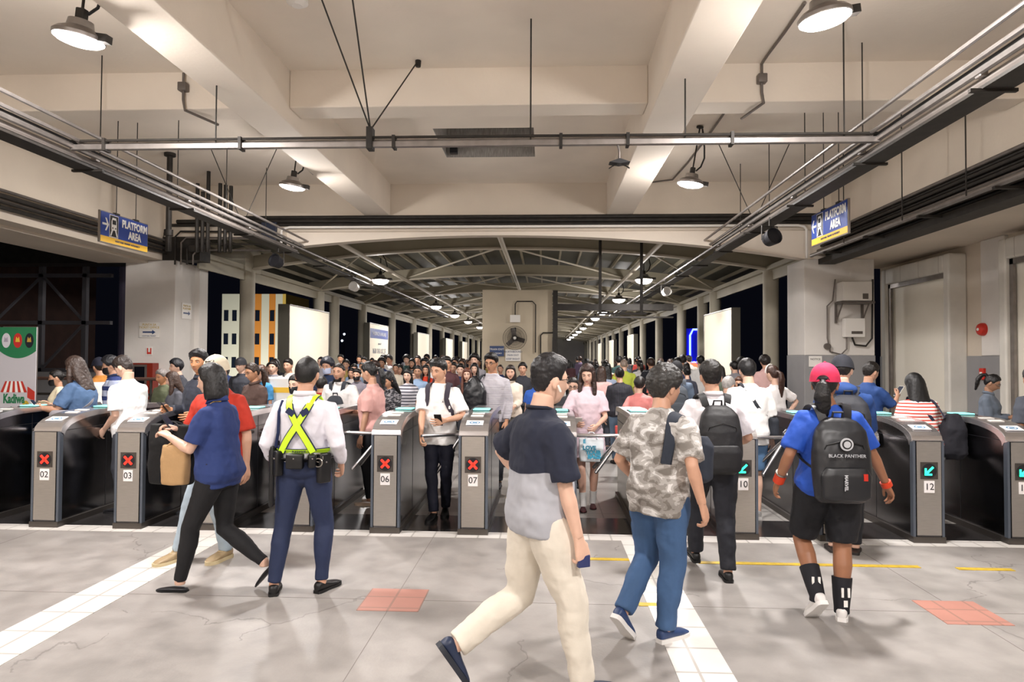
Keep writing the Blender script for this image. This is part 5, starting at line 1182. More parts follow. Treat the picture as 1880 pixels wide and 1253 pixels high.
# --- 2 man in red tee with cap ---
d = hd(408, 643, 5.35)
P = person('man in red tee, pale jeans and tan boots behind the woman in navy', **d, head_deg=165, w=1.05, look=(0, -8), det=1, skinc=SK_M, hair='fade', topm=cloth('#B4301E'), sleeve=.9, hem=.80, loose=1.3, botm=LJEAN, shoe=('boot', '#A08A68', '#C9B892'),
           feet=((-.02, -.06, 0, 0, 0), (.3, .12, 0, -12, 0)), arms=((-.30, .05, .82), (.2, .28, 1.05)))
cap(P, cloth('#D8CBB4'), name='cap')
# --- 3 guard ---
P = G = person('security guard seen from behind in white shirt with neon cross straps', x=-1.66, y=4.66, h=1.6, head_deg=-1, w=1.03, lean=1, look=(4, 0), det=2, skinc=SK_M, hair='slick', hairc='#0C0B0D', topm=cloth('#E4E1EA', .8), sleeve=1.85, tuck=True, loose=.9, collar='shirt', botm=cloth('#1E2A4A', .75), bkind='slim', legw=1.12, shoe=('leather', '#0A0A0D', '#08080A'),
           feet=((-.19, -.06, 0, 18, 0), (.13, .03, 0, -20, 0)), arms=((-.235, .10, .90), (.235, .13, .92)), curl=(.9, .9), elbow=((-.4, -1, 0), (.4, -1, 0)))
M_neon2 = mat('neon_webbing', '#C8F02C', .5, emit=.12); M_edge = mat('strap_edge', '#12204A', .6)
r = acc(P, 'cross_strap_harness', 'neon yellow reflective cross strap harness on the back of the guard', 'harness')
for sx in (-1, 1):
    pts = [(-sx * .085, .02, 1.45), (-sx * .085, -.06, 1.43), (-sx * .06, -.128, 1.35), (0, -.152, 1.24), (sx * .07, -.152, 1.13), (sx * .115, -.135, 1.045)]
    strap_path(P, [(a * 1.02, b - .004, c) for a, b, c in pts], .054, .004, 'strap_border', M_edge, r); strap_path(P, [(a * 1.02, b - (.009 if sx < 0 else .013), c) for a, b, c in pts], .040, .004, 'cross_strap', M_neon2, r)
    strap_path(P, [(-sx * .085, .02, 1.45), (-sx * .09, .1, 1.38), (-sx * .1, .14, 1.25), (-sx * .12, .13, 1.06)], .05, .006, 'cross_strap', M_neon2, r)
belt = lambda z, o: [body_r(P, z, a, o) for a in range(-180, 181, 20)]
strap_path(P, belt(1.05, .036), .058, .005, 'waist_band', M_edge, r); strap_path(P, belt(1.05, .041), .042, .005, 'waist_band', M_neon2, r)
b = MB()
for sx, z in ((-.05, 1.33), (.055, 1.33)): b.box(-.028, .028, -.004, .004, -.02, .02, M=Matrix.Translation(P.T((sx, -.158, z))) @ Matrix.Rotation(R(35 if sx < 0 else -35), 4, 'Y'))
b.obj('buckle', M_edge, r)
text('KEEPER', .03, P.T((.02, -.158, 1.05)), (R(90), 0, 0), M_edge, r)
r = acc(P, 'duty_belt', 'black duty belt with pouches round the waist of the guard', 'belt')
strap_path(P, belt(.985, .032), .055, .010, 'webbing', M_belt, r)
for a, wd, hh, dz, nm in ((-90, .115, .10, .0, 'wide_pouch'), (-128, .05, .17, -.02, 'torch_holder'), (-155, .07, .15, -.01, 'radio_pouch'), (-35, .09, .2, -.05, 'holster'), (-60, .05, .09, .0, 'cuff_case')):
    q = body_r(P, .985, a, .06); M = Matrix.Translation(P.T(q) + V((0, 0, dz))) @ Matrix.Rotation(R(a + 90), 4, 'Z'); MB().rbox(-wd / 2, wd / 2, -.028, .028, -hh / 2, hh / 2, .012, M=M).obj(nm, M_belt, r, smooth='auto')
    MB().ell((0, 0, 0), .006, .006, .006, 8, M=None).obj('snap', M_rack, r).location = M @ V((0, -.03, hh * .2))
q = P.T(body_r(P, .985, -140, .08)); r = acc(P, 'baton', 'black baton hanging from the duty belt of the guard', 'baton'); MB().tube([q + V((0, 0, .08)), q + V((-.005, 0, -.3))], [.016, .018], 12, dome=True).obj('shaft', M_belt, r, smooth='auto'); MB().lathe([(.024, .0), (.024, .02)], q, 14).obj('ring', M_belt, r)
q = P.T(body_r(P, .985, -48, .075)); r = acc(P, 'handcuffs', 'silver handcuffs on the duty belt of the guard', 'handcuffs')
for k in (0, 1): MB().tube([(q.x + .028 * math.cos(a * PI / 8) , q.y - .01 * k, q.z + .02 - .03 * k + .028 * math.sin(a * PI / 8)) for a in range(17)], .004, 6).obj('cuff', M_steel, r, smooth='auto')
q = P.sh[0]; r = acc(P, 'whistle_lanyard', 'dark blue braided cord hanging from left shoulder of the guard', 'cord')
MB().tube([q + V((.02, -.03, .05)), q + V((.02, -.09, -.02)), q + V((.02, -.1, -.16)), q + V((.0, -.09, -.26)), q + V((-.01, -.06, -.28))], .011, 8).obj('braid', cloth('#18244A'), r)
# --- 4 man in two tone polo ---
P = person('man in navy and grey polo with cream trousers striding right, nearest to us', x=-.03, y=3.32, h=1.635, head_deg=-66, w=1.05, lean=3, look=(4, 0), det=2, skinc=SK_L, hair='fade', hairc='#121014', topm=blocks('#1C2133', 1.105, '#A6A7AE', (.0, .22), 'two_tone_polo', .212), sleeve=.85, hem=.845, loose=1.4, collar='polo', collarc=cloth('#171B2B'), botm=cloth('#DAD2C4', .85), legw=1.12, shoe=('sneaker', '#1E2A44', '#20242E'),
           feet=((-.15, -.38, .17, 0, 56), (.10, .2, 0, 0, 0)), arms=((-.36, .10, .98), (.22, .12, .80)), curl=(.8, 1.1), elbow=((-1, -1, .2), (.6, -1, 0)))
glasses(P, P.root)
r = acc(P, 'earphone', 'white wireless earphone in the ear of man in two tone polo', 'earphone'); MB().tube([P.HM @ V((.088, .0, -.02)), P.HM @ V((.09, .012, -.045))], .006, 8, dome=True).obj('bud', M_white, r)
q = P.wr[1] + (P.wr[1] - P.el[1]).normalized() * .09; r = acc(P, 'keyholder', 'small dark blue object held in right hand of the man in two tone polo', 'card'); MB().rbox(q.x - .012, q.x + .012, q.y - .03, q.y + .03, q.z - .045, q.z + .01, .004).obj('card', mat('navy_plastic', '#26305E', .4), r)
# --- 5 camouflage shirt man ---
P = person('man in grey camouflage tee and blue jeans walking right near the tile strip', x=.66, y=4.02, h=1.55, head_deg=-42, w=1.08, lean=5, look=(-20, 2), det=2, skinc=SK_M, hair='mop', hairc='#2A2826', topm=camo(['#76706A', '#928D88', '#B0ACA8', '#DAD8D6', '#C2BFBC'], 10), sleeve=.85, hem=.80, loose=1.2, botm=JEAN, legw=1.1, shoe=('sneaker', '#263C66', '#E8E6E4'),
           feet=((-.13, -.2, .11, 0, 46), (.05, .0, 0, -10, 0)), arms=((-.26, .16, .94), (.32, -.02, .90)), curl=(.7, .9), elbow=((-.5, -1, 0), (.5, -1, 0)))
r = acc(P, 'sling_bag', 'dark bag on one strap over right shoulder of camouflage shirt man', 'bag')
strap_path(P, [(.12, -.12, 1.12), (.14, -.125, 1.25), (.13, -.08, 1.4), (.12, .02, 1.425), (.13, .1, 1.36), (.14, .14, 1.2)], .062, .012, 'strap', cloth('#2A303C'), r)
mb = MB(); ring(mb, [(P.T((.12, .2, 1.0 + .3 * t)), P.Td((1, 0, 0), 1.2), P.Td((0, 1, 0), 1.2), .12 * k, .07 * k) for t, k in ((0, .7), (.1, 1), (.8, 1), (1, .7))], 20, 3); quick(remesh(mb, .011, 2, .01), 'bag_body', cloth('#2A303C'), r)
# --- 6 white shirt with black backpack ---
P = person('man in white collared shirt wearing a black backpack, walking to gate 10', x=1.26, y=5.2, h=1.59, head_deg=2, w=1.02, look=(-3, 0), det=2, skinc=SK_M, hair='quiff', hairc='#15120F', topm=cloth('#E6E2E6', .8), sleeve=.85, hem=.90, collar='shirt', botm=cloth('#12141E', .75), legw=1.1, shoe=('leather', '#0C0C0E', '#0A0A0C'),
           feet=((-.08, .24, .05, 0, -8), (.08, -.12, 0, -6, 0)), arms=((-.2, .25, 1.02), (.24, .26, 1.02)), elbow=((-.7, -.6, -1), (.8, -.6, -1)))
backpack(P, 'large plain black backpack on the man in white collared shirt', mat('nylon_black', '#111114', .6, bump=.1, bs=30), H=.52, W=.33, D=.17, zt=1.37)
# --- 7 woman with pink cap ---
P = CW = person('woman in blue tee, black shorts and pink cap walking to gates', x=1.80, y=4.44, h=1.56, head_deg=-1, female=True, w=1.2, lean=3, look=(-26, 0), det=2, skinc='#9A6A4E', hair='pony', hairc='#0D0B0C', topm=cloth('#1F4FB4', .75), sleeve=.85, hem=.84, loose=1.0, bottom='#0C0D14', bkind='shorts', legw=1.0, shoe=('sneaker', '#E9E6E4', '#F4F2F0'), socks=('sockpattern', .5),
           feet=((-.12, -.10, .09, 8, 40), (.06, -.05, 0, -22, 0)), arms=((-.31, .10, .90), (.44, .08, .86)), curl=(.7, .8), elbow=((-.4, -1, 0), (.6, -1, 0)))
co = cap(P, cloth('#E0345E', .8), label='pink baseball cap')
MB().tube([P.HM @ V((.036 * math.cos(a * PI / 10), -.122 + .006 * math.cos(a * PI / 10) ** 2, .026 + .034 * math.sin(a * PI / 10))) for a in range(11)], .003, 6).obj('opening_edge', M_black, co); MB().ell((0, 0, 0), .03, .008, .014, 14).obj('opening', M_black, co).matrix_local = P.HM @ Matrix.Translation((0, -.121, .042)); MB().tube([P.HM @ V((x_, -.121, .026)) for x_ in (-.036, 0, .036)], .005, 6).obj('back_strap', cloth('#E0345E', .8), co)

m_pu = mat('black_leatherette', '#1B1C20', .42, bump=.05, bs=12)
r = backpack(P, 'black leatherette backpack with round emblem on the woman in pink cap', m_pu, H=.55, W=.38, D=.14, zt=1.37, w=1.2)
yb = .128 + .2 * .12
q = P.T((0, -(yb + .158), 1.2)); M_sil = mat('silver_print', '#C9CBD0', .4, metal=.3)
MB().lathe([(.038, 0), (.038, .004)], q, 28, M=Matrix.Rotation(R(90), 4, 'X')).obj('round_emblem', M_sil, r); MB().lathe([(.028, 0), (.028, .004)], q + V((0, -.003, 0)), 24, M=Matrix.Rotation(R(90), 4, 'X')).obj('emblem_centre', m_pu, r); MB().lathe([(.02, 0), (.02, .004)], q + V((0, -.006, 0)), 20, M=Matrix.Rotation(R(90), 4, 'X')).obj('emblem_centre', M_sil, r)
text('BLACK PANTHER', .028, P.T((0, -(yb + .163), 1.125)), (R(90), 0, 0), M_sil, r); text('MARVEL', .026, P.T((-.02, -(yb + .185), .955)), (R(90), R(90), 0), M_sil, r, bold=.001)
q = P.T((.11, -(yb + .165), .99)); MB().box(q.x - .012, q.x + .012, q.y - .006, q.y + .006, q.z - .02, q.z + .02).obj('red_tab', M_red, r)
q = P.wr[1]; r = acc(P, 'wristband', 'red band on the right wrist of the woman in pink cap', 'wristband'); dd = (P.wr[1] - P.el[1]).normalized(); MB().tube([q - dd * .015, q + dd * .02], .034, 16).obj('band', mat('orange_red', '#D8401C', .5), r, smooth='auto')
q = P.wr[0]; r = acc(P, 'wristband', 'red band and silver bangle on the left wrist of woman in pink cap', 'wristband'); dd = (P.wr[0] - P.el[0]).normalized(); MB().tube([q - dd * .06, q + dd * .0], .036, 16).obj('band', MATS['orange_red'], r, smooth='auto'); MB().tube([q - dd * .075, q - dd * .065], .038, 16).obj('bangle', M_steel, r)
for i in (0, 1):
    a_, k_ = P.ank[i], P.knee[i]; u = k_.lerp(a_, .72); t = text('11', .075, (u.x, u.y - .058, u.z), (R(90), 0, 0), M_wtx, P.root, 'sock_print', ext=.004, bold=.003); MB().box(-.012, .012, -.004, .002, -.02, .02).obj('sock_print', M_wtx, P.root).location = (u.x, u.y - .056, u.z - .065)
# --- 8 navy hoodie with cap in lane ---
d = hd(1547, 650, 5.9)
P = person('man in blue hoodie and black cap in the lane beside gate 12', **d, head_deg=-18, w=1.02, look=(-10, -10), det=1, skinc=SK_L, hair='fade', topm=cloth('#20427E', .8), sleeve=1.9, hem=.86, loose=1.6, bottom='#14161E', shoe=('sandal', '#3A2A24', '#2A2422'), arms=((-.15, .3, 1.05), (.15, .3, 1.05)))
cap(P, cloth('#20222A'), name='cap'); mb = MB(); mb.ell(P.T((0, -.09, 1.43)), .11, .06, .06, 16); quick(remesh(mb, .01, 2, .02), 'hood', cloth('#20427E', .8), P.root)
backpack(P, 'big dark grey backpack on the man in blue hoodie', cloth('#23252C', .7), H=.5, W=.34, D=.2, zt=1.38, dx=.03)
d = hd(1592, 662, 8.3)
P = person('man raising a white phone at the far end of the lane beside gate 12', **d, head_deg=-70, look=(0, -8), det=1, skinc=SK_M, hair='short', top='#2A4A86', sleeve=.9, arms=(None, (.1, .38, 1.28)), elbow=(None, (.5, -.2, -1)), curl=(.6, .9))
phone(P, 1, 'white phone raised beside the cream panel', M_white)
# --- red striped woman ---
d = hd(1690, 682, 6.95)
P = person('woman in red and white striped tee with sleek black bob', **d, head_deg=4, female=True, w=1.22, lean=8, look=(0, -8), det=1, skinc=SK_L, hair='lob', hairc='#08080A', topm=stripes('#F0E8E4', '#C84A3E', .032, .42), sleeve=.8, hem=.84, bottom='#1A1C24', arms=((-.2, .3, 1.0), (.2, .3, 1.0)))
crossbody(P, cloth('#22243A'), 1, label='dark bag on the shoulder of the woman in striped tee', w=1.2, bag=False, name='shoulder_bag')
q = P.T((.3, -.12, 1.02)); r = acc(P, 'backpack', 'dark rumpled backpack slung behind the woman in striped tee', 'backpack'); mb = MB(); ring(mb, [(q + V((0, 0, z)), V((1, 0, 0)), V((0, 1, 0)), .12 * k, .09 * k) for z, k in ((-.24, .6), (-.18, 1), (.06, 1), (.2, .5))], 20, 3); quick(remesh(mb, .011, 2, .03), 'main_compartment', cloth('#1C1C24'), r); strap_path(P, [(.2, -.16, 1.2), (.14, -.1, 1.38), (.12, .02, 1.43), (.13, .1, 1.3)], .05, .01, 'shoulder_strap', cloth('#22243A'), r)
# --- woman reading phone at right, and grey shoulder ---
d = hd(1812, 684, 8.6)
P = person('woman with high ponytail in blue grey jacket looking down beside the pilaster', **d, head_deg=-130, female=True, look=(0, -22), det=1, skinc=SK_D, hair='highpony', hairc='#0C0B0D', topm=cloth('#66707E', .85), sleeve=1.9, collar='shirt', bottom='#1C1E26', arms=((-.08, .28, 1.12), (.08, .28, 1.12)))
glasses(P, P.root, M_rack); phone(P, 1, 'dark phone in the hands of woman with high ponytail')
d = hd(1905, 672, 7.0)
P = person('person in dark grey tee, only one shoulder inside the picture, behind gate 13', **d, head_deg=10, w=1.1, det=1, hair='short', top='#4A4E58', sleeve=.9, bottom='#1C1E26')
# --- lane 10-11: crossbody man, ponytail woman, grey haired person ---
d = hd(1375, 656, 7.1)
P = person('man in loose white tee and denim shorts with black strap across his back', **d, head_deg=3, w=1.08, det=1, skinc=SK_L, hair='short', hairc='#0E0D10', top='#ECEAE8', sleeve=.95, hem=.80, loose=1.5, botm=cloth('#5C7FA6', .8), bkind='shorts', shoe=('sneaker', '#C8C6C4', '#E0DEDC'), arms=(None, (.28, .08, .84)))
crossbody(P, cloth('#22262E'), 1, label='black sling strap and pouch on the man in loose white tee', w=1.08, zb=1.0)
d = hd(1424, 668, 8.9)
P = person('woman with long brown ponytail and white blouse, hand on hip', **d, head_deg=28, female=True, det=1, skinc=SK_L, hair='ponylong', hairc='#3A2218', top='#ECE8E6', sleeve=.75, bottom='#A9A29C', bkind='slim', arms=(None, (.24, .02, 1.0)), elbow=(None, (1, -.3, .1)))
r = acc(P, 'headband', 'white headband on the woman with long brown ponytail', 'headband'); MB().tube([P.HM @ V((.094 * math.cos(a * PI / 12), .035, .02 + .118 * math.sin(a * PI / 12))) for a in range(13)], .008, 8).obj('band', M_white, r)
d = hd(1334, 690, 8.75)
P = person('stooping grey haired person in pale shirt between the backpack man and loose white tee', **d, head_deg=-40, look=(0, -15), det=1, skinc=SK_L, hair='short', hairc='#A9A5A2', top='#D9D2D0', w=1.05)
d = hd(1243, 662, 9.6)
P = person('man in blue grey tee and black cap walking away with grey backpack', **d, head_deg=-5, det=1, skinc=SK_M, hair='fade', top='#5F6E82', sleeve=.9, bottom='#2A2E38')
cap(P, cloth('#15151A'), back=True); backpack(P, 'grey backpack on the man in black cap', cloth('#4A5058'), H=.44, W=.3, D=.15)
# --- lane 8-9: woman in pink dress ---
P = person('young woman in pale pink dress with long brown hair stepping through the gates', x=.46, y=7.45, h=1.545, head_deg=178, female=True, det=2, lean=1, look=(-10, -14), skinc='#DDB09A', hair='longfront', hairc='#33201A', topm=cloth('#D9C3CC', .8), sleeve=.8, hem=.86, loose=1.1, botm=cloth('#D4BEC8', .8), bkind='miniskirt', shoe=('flat', '#5A2028', '#2A1014'), socks=('#EFEDEA', .32), w=.98,
           feet=((-.07, -.08, 0, 0, 0), (.05, .10, 0, 0, 0)), arms=((-.10, .26, 1.0), (.15, .22, 1.04)), curl=(.8, .8), elbow=((-.7, -.6, -.6), (.7, -.6, -.6)), lips='#B8685E')
r, M = tote(P, 0, 'white plastic carrier bag with blue lettering held by the woman in pale pink dress', mat('carrier_plastic', '#E6ECF0', .3), H=.24, W=.26, D=.07, name='carrier_bag', drop=.06, off=(.02, .05, -.02))
for s_, sz, z, x in (('E', .05, -.09, .07), ('LOVE', .055, -.155, .02), ('YOUR', .055, -.2, -.02), ('BAGS', .055, -.245, -.03)): text(s_, sz, M @ V((x, .055, z)), (R(90), 0, R(180)), mat('print_cyan', '#3AA6C8', .5), r, bold=.003)
phone(P, 1, 'phone held by the woman in pale pink dress', M_white)
d = hd(1052, 690, 8.7)
P = person('man in dark shirt holding a phone, half hidden by the nearest man', **d, head_deg=175, det=1, look=(0, -15), skinc=SK_L, hair='thin', hairc='#1A1614', top='#34363C', sleeve=.9, collar='shirt', arms=(None, (.12, .3, 1.12)), w=1.1)
glasses(P, P.root); phone(P, 1, 'dark phone in the hand of the man in dark shirt')
# --- lane 6-7 man in white tee ---
P = person('man in white tee with backpack straps pushing through between gates 06 and 07', x=-1.08, y=6.98, h=1.60, head_deg=176, w=1.0, det=2, lean=2, look=(-24, -8), skinc='#CFA084', hair='quiff', hairc='#0E0C0C', top='#F2F0EE', sleeve=.85, hem=.80, loose=1.3, bottom='#15182A', bkind='pants', legw=.95, shoe=('leather', '#0A0A0C', '#0A0A0C'),
           feet=((-.05, -.10, 0, 10, 0), (.02, .16, 0, -4, 0)), arms=((-.12, .26, 1.06), (.13, .30, .90)), curl=(.7, 1.1), elbow=((-.9, -.6, -.4), (.8, -1, -.2)))
r = backpack(P, 'backpack with patterned straps worn by the man in white tee', cloth('#2A2630'), H=.42, W=.26, D=.13, m2=cloth('#3A3440'))
text('A', .03, P.T((-.07, .148, 1.27)), (R(90), 0, R(180)), M_blk, r, 'logo'); phone(P, 0, 'phone held by the man in white tee between gates', M_blk)
# --- lane 5-6 woman pink tee ---
P = person('woman in pink tee with black ponytail standing left of gate 06', x=-1.90, y=7.5, h=1.55, head_deg=82, female=True, w=1.12, det=2, look=(-8, -12), skinc=SK_M, hair='pony', hairc='#0C0B0D', top='#D9A6A0', sleeve=.85, hem=.86, bottom='#12141C', bkind='slim', shoe=('sandal', '#C9B09A', '#D8C4B0'), arms=((-.22, .06, .84), (.1, .3, 1.1)), bust=1.1)
r = acc(P, 'wristwatch', 'small watch on the wrist of the woman in pink tee', 'watch'); q = P.wr[0]; dd = (P.wr[0] - P.el[0]).normalized(); MB().tube([q - dd * .02, q - dd * .005], .030, 14).obj('strap', M_gtrim, r)
d = hd(626, 664, 8.55)
P = person('bearded man in white tee with broad dark bag straps, beside the guard', **d, head_deg=172, w=1.12, det=2, skinc=SK_M, hair='thin', hairc='#15110F', top='#E9E7E6', sleeve=.9, bottom='#23262E', arms=((-.15, .28, 1.08), None), elbow=((-.8, -.6, -.6), None))
mb = MB(); vs = []
for i in range(9):
    for j in range(15):
        a = R(-62 + 124 * j / 14); z = -.122 + .075 * i / 8; k = 1 - .30 * ((-z - .03) / .09) ** 1.4; vs.append(P.HM @ V((math.sin(a) * .078 * k, (math.cos(a) * .095 + .008) * (.97 if i else .9), z if abs(j - 7) > 3 or i < 4 else -.085)))
mb.add(vs, [(i * 15 + j, i * 15 + j + 1, (i + 1) * 15 + j + 1, (i + 1) * 15 + j) for i in range(6) for j in range(14)]).obj('beard', hairm('#15110F'), P.root, smooth=True)
backpack(P, 'dark grey bag worn in front by the bearded man', cloth('#33373F'), H=.4, W=.26, D=.12, front=True, zt=1.28); phone(P, 0, 'dark phone held by the bearded man')
d = hd(718, 680, 8.7)
P = person('woman with long black hair in dark plaid shirt looking down behind gate 06', **d, head_deg=150, female=True, det=2, look=(-5, -20), skinc='#CC9A7C', hair='long', hairc='#0A090B', topm=camo(['#26262A', '#3A3A40', '#8C8A8E', '#2A2A2E'], 16, 'plaid'), sleeve=1.2, collar='shirt', arms=((-.1, .28, 1.08), (.1, .28, 1.08)))
d = hd(548, 684, 7.4)
P = person('woman in white lace blouse and black mask left of the guard', **d, head_deg=165, female=True, det=2, look=(0, -8), skinc='#DDB29C', hair='pony', hairc='#15110F', topm=cloth('#EAE0DE', .8), sleeve=1.7, loose=1.4, bottom='#2A2C34', arms=((-.2, .2, 1.0), (.2, .25, 1.0)))
face_mask(P, M_blk)
d = hd(532, 657, 11.5)
P = person('man in cream tee with black chest bag before the big blank light box', **d, head_deg=172, det=1, skinc=SK_M, hair='fade', top='#D6CCC0', sleeve=.9, loose=1.3, bottom='#3A3C40')
crossbody(P, M_blk, -1, label='black chest strap and pouch on the man in cream tee', zb=1.1)
d = hd(605, 655, 9.9)
P = person('man in navy tee with pale blue mask behind the guard', **d, head_deg=170, det=1, look=(0, -10), skinc=SK_M, hair='mop', hairc='#1A1D28', top='#1F3050', w=1.0); face_mask(P, mat('mask_blue', '#B9C4E0', .6))
d = hd(588, 690, 8.9)
P = person('short person in red top with grey blue backpack strap behind the guard', **d, head_deg=0, det=1, skinc=SK_M, hair='short', top='#A8281E'); backpack(P, 'grey blue backpack on the short person in red', cloth('#4A5A7A'), H=.35, W=.24, D=.1)
# --- striped sweater man etc ---
d = hd(905, 646, 8.6)
P = person('man in thin striped grey sweater and glasses behind gate 07', **d, head_deg=168, det=2, look=(-8, -4), skinc='#C08E6E', hair='quiff', hairc='#0E0C0D', topm=stripes('#CFCBD2', '#5A5660', .019, .22, key='sweater'), sleeve=1.92, hem=.84, loose=1.3, bottom='#2C3038', arms=((-.22, .12, .86), (.26, .22, .96)))
glasses(P, P.root)
q = P.T((.19, .16, 1.12)); r = acc(P, 'backpack', 'shiny black backpack hung on the front of the man in striped sweater', 'backpack'); mb = MB(); ring(mb, [(q + V((0, 0, z)), V((1, 0, 0)), V((0, 1, 0)), .15 * k, .09 * k) for z, k in ((-.24, .7), (-.2, 1), (.1, 1), (.24, .6), (.29, .3))], 22, 3); quick(remesh(mb, .011, 2, .03), 'main_compartment', mat('nylon_gloss', '#15171C', .4, bump=.15, bs=16), r); strap_path(P, [(.14, .16, 1.36), (.12, .08, 1.43), (.1, -.03, 1.44), (.1, -.12, 1.36)], .05, .01, 'shoulder_strap', cloth('#20242C'), r)
d = hd(938, 668, 10.3)
P = person('woman in cream blouse with hair clips behind the striped sweater man', **d, head_deg=178, female=True, det=1, skinc='#DDB098', hair='bob', hairc='#231A16', top='#E0D2C2', sleeve=1.8, loose=1.4, collar='shirt', bottom='#6E6A64', arms=((-.08, .28, 1.02), (.08, .28, 1.02)))
d = hd(960, 664, 12.4)
P = person('slim man in black vest and pale sleeves in front of the fan wall', **d, head_deg=178, det=1, skinc=SK_M, hair='short', top='#2A2C34', sleeve=.9, bottom='#22242A')
d = hd(988, 680, 9.5)
P = person('person in royal blue tee behind the nearest man', **d, head_deg=150, det=1, skinc=SK_M, hair='short', top='#2C5CB8', w=1.05)
# --- background named ones ---
d = hd(1138, 672, 10.6)
P = person('woman in black pinstripe shirt and grey jeans walking away, centre lane', **d, head_deg=0, female=True, w=1.15, det=1, skinc=SK_M, hair='bun', hairc='#0C0B0D', topm=stripes('#15151C', '#4A4A58', .022, .15, axis=0, key='pin'), sleeve=1.9, hem=.84, loose=1.3, botm=cloth('#5A6E84', .8), bkind='slim')
d = hd(1146, 658, 14.2); person('bald man in lime green shirt walking away down the right platform', **d, head_deg=-2, w=1.15, det=1, skinc=SK_L, hair='thin', hairc='#8A7A6E', top='#B8C44A', sleeve=.9, bottom='#3A3A3A')
d = hd(1174, 690, 9.3)
P = person('woman in coral top carrying a red tote, partly behind camouflage shirt man', **d, head_deg=-10, female=True, det=1, skinc=SK_L, hair='short', hairc='#1A1412', top='#E08A86', sleeve=1.2, w=1.1, bottom='#4A4650', arms=((-.26, .05, .98), None))
tote(P, 0, 'red tote bag hanging beside gate 09', cloth('#C8504A'), H=.3, W=.26, D=.1, drop=.02)
for px, py, Y, hdg, fem, hair, hc, top, lab, kw in (
    (750, 676, 11.0, 176, 1, 'long', '#15110F', None, 'woman in grey striped tee with dark sling bag strap', dict(topm=stripes('#B9B7BE', '#3A3A46', .05, .4, key='st2'))),
    (760, 678, 12.2, 176, 1, 'long', '#15110F', '#4A1E1E', 'woman in maroon cardigan behind the grey striped tee', dict(sleeve=1.9)),
    (783, 668, 13.6, 178, 1, 'longfront', '#120E0E', '#C8381E', 'woman in bright red top in the oncoming crowd', {}),
    (858, 674, 11.2, 182, 1, 'longfront', '#5A3020', '#2A2A2E', 'woman with reddish hair and black top with lanyard', dict(sleeve=1.5)),
    (872, 665, 13.2, 178, 1, 'longfront', '#0A090B', '#26282E', 'woman with long black hair in dark tee left of the fan', {}),
    (833, 664, 14.2, 180, 0, 'fade', '#15110F', '#4A4E40', 'man in olive tee with pale bars left of the fan', {}),
    (846, 667, 13.2, 180, 0, 'fade', '#15110F', '#1F2E50', 'man in navy tee left of the fan', {}),
    (690, 662, 12.6, 176, 0, 'mop', '#2A1A14', '#2E2A30', 'tall man with black mask in the oncoming crowd', dict(mask=M_blk)),
    (657, 676, 12.0, 178, 0, 'fade', '#15110F', '#77727C', 'man in grey purple polo with dark mask', dict(mask=M_blk, collar='shirt')),
    (647, 674, 13.4, 178, 1, 'long', '#15110F', '#C9C2BE', 'woman with long dark hair beside the grey purple polo', {}),
    (485, 668, 10.0, 150, 1, 'long', '#4A3022', '#3F86B8', 'woman in light blue tee with long brown hair behind the brown polo', {}),
    (330, 658, 10.4, 140, 0, 'mop', '#17181E', '#3A3C44', 'young man with black fringe behind the olive shirt', {}),
    (446, 656, 10.8, 170, 0, 'fade', '#15110F', '#30323A', 'man looking up with black cap worn backward', dict(cap=1)),
    (735, 668, 15, 178, 1, 'long', '#15110F', '#D0CCC8', 'woman in white behind the grey striped tee', {}),
    (1095, 668, 14.5, 0, 1, 'ponylong', '#0C0B0D', '#D8D4D0', 'woman with long black hair walking away behind pink dress', {}),
    (1115, 668, 12.8, 0, 1, 'long', '#0C0B0D', '#8E9AB0', 'woman in pale blue top walking away left of the pinstripe shirt', {}),
    (1212, 664, 12.0, -20, 0, 'thin', '#3A3028', '#C86A5E', 'balding man in coral shirt right of the lime green shirt', {}),
    (1262, 672, 13.0, 0, 1, 'bun', '#0C0B0D', '#3A3C48', 'woman with dark bun past the man in black cap', {}),
    (1357, 690, 10.6, 160, 1, 'wavy', '#4A2E20', '#8A5A50', 'woman with wavy brown hair seen between two white tees', {}),
    ):
    kw = dict(kw); mk = kw.pop('mask', None); cp = kw.pop('cap', None); d = hd(px, py, Y)
    P = person(lab, **d, head_deg=hdg, female=bool(fem), det=1, skinc=SK_M if px % 2 else SK_L, hair=hair, hairc=hc, top=top or '#FFFFFF', bottom='#23262E', **({'sleeve': .85} | kw))
    if mk: face_mask(P, mk)
    if cp: cap(P, cloth('#17171C'), back=True)
# --- left group ---
d = hd(112, 676, 8.7)
P = person('woman with black mask and cream top at far left', **d, head_deg=125, female=True, det=1, look=(0, -8), skinc='#CC9C80', hair='pony', hairc='#14100F', top='#EDE2C4', sleeve=1.2, arms=((-.12, .28, 1.1), (.1, .3, 1.12))); face_mask(P, M_blk); phone(P, 0, 'dark phone held by the masked woman in cream top')
P = person('large woman in blue grey tee looking at her phone at the leftmost lane', x=-5.12, y=7.3, h=1.585, head_deg=98, female=True, w=1.35, det=2, look=(-10, -14), skinc=SK_M, hair='wavy', hairc='#3A2C26', top='#4A6488', sleeve=.85, hem=.82, bottom='#20242E', arms=((-.16, .34, 1.13), (.06, .36, 1.15)), elbow=((-.6, -.3, -1), (.5, -.3, -1)), curl=(.9, .9))
phone(P, 0, 'silver phone of the large woman in blue grey tee', M_rack)
crossbody(P, cloth('#8E8A90'), -1, label='soft grey bag slung on the large woman in blue grey tee', w=1.35, zb=1.02, name='shoulder_bag')
d = hd(186, 656, 9.4)
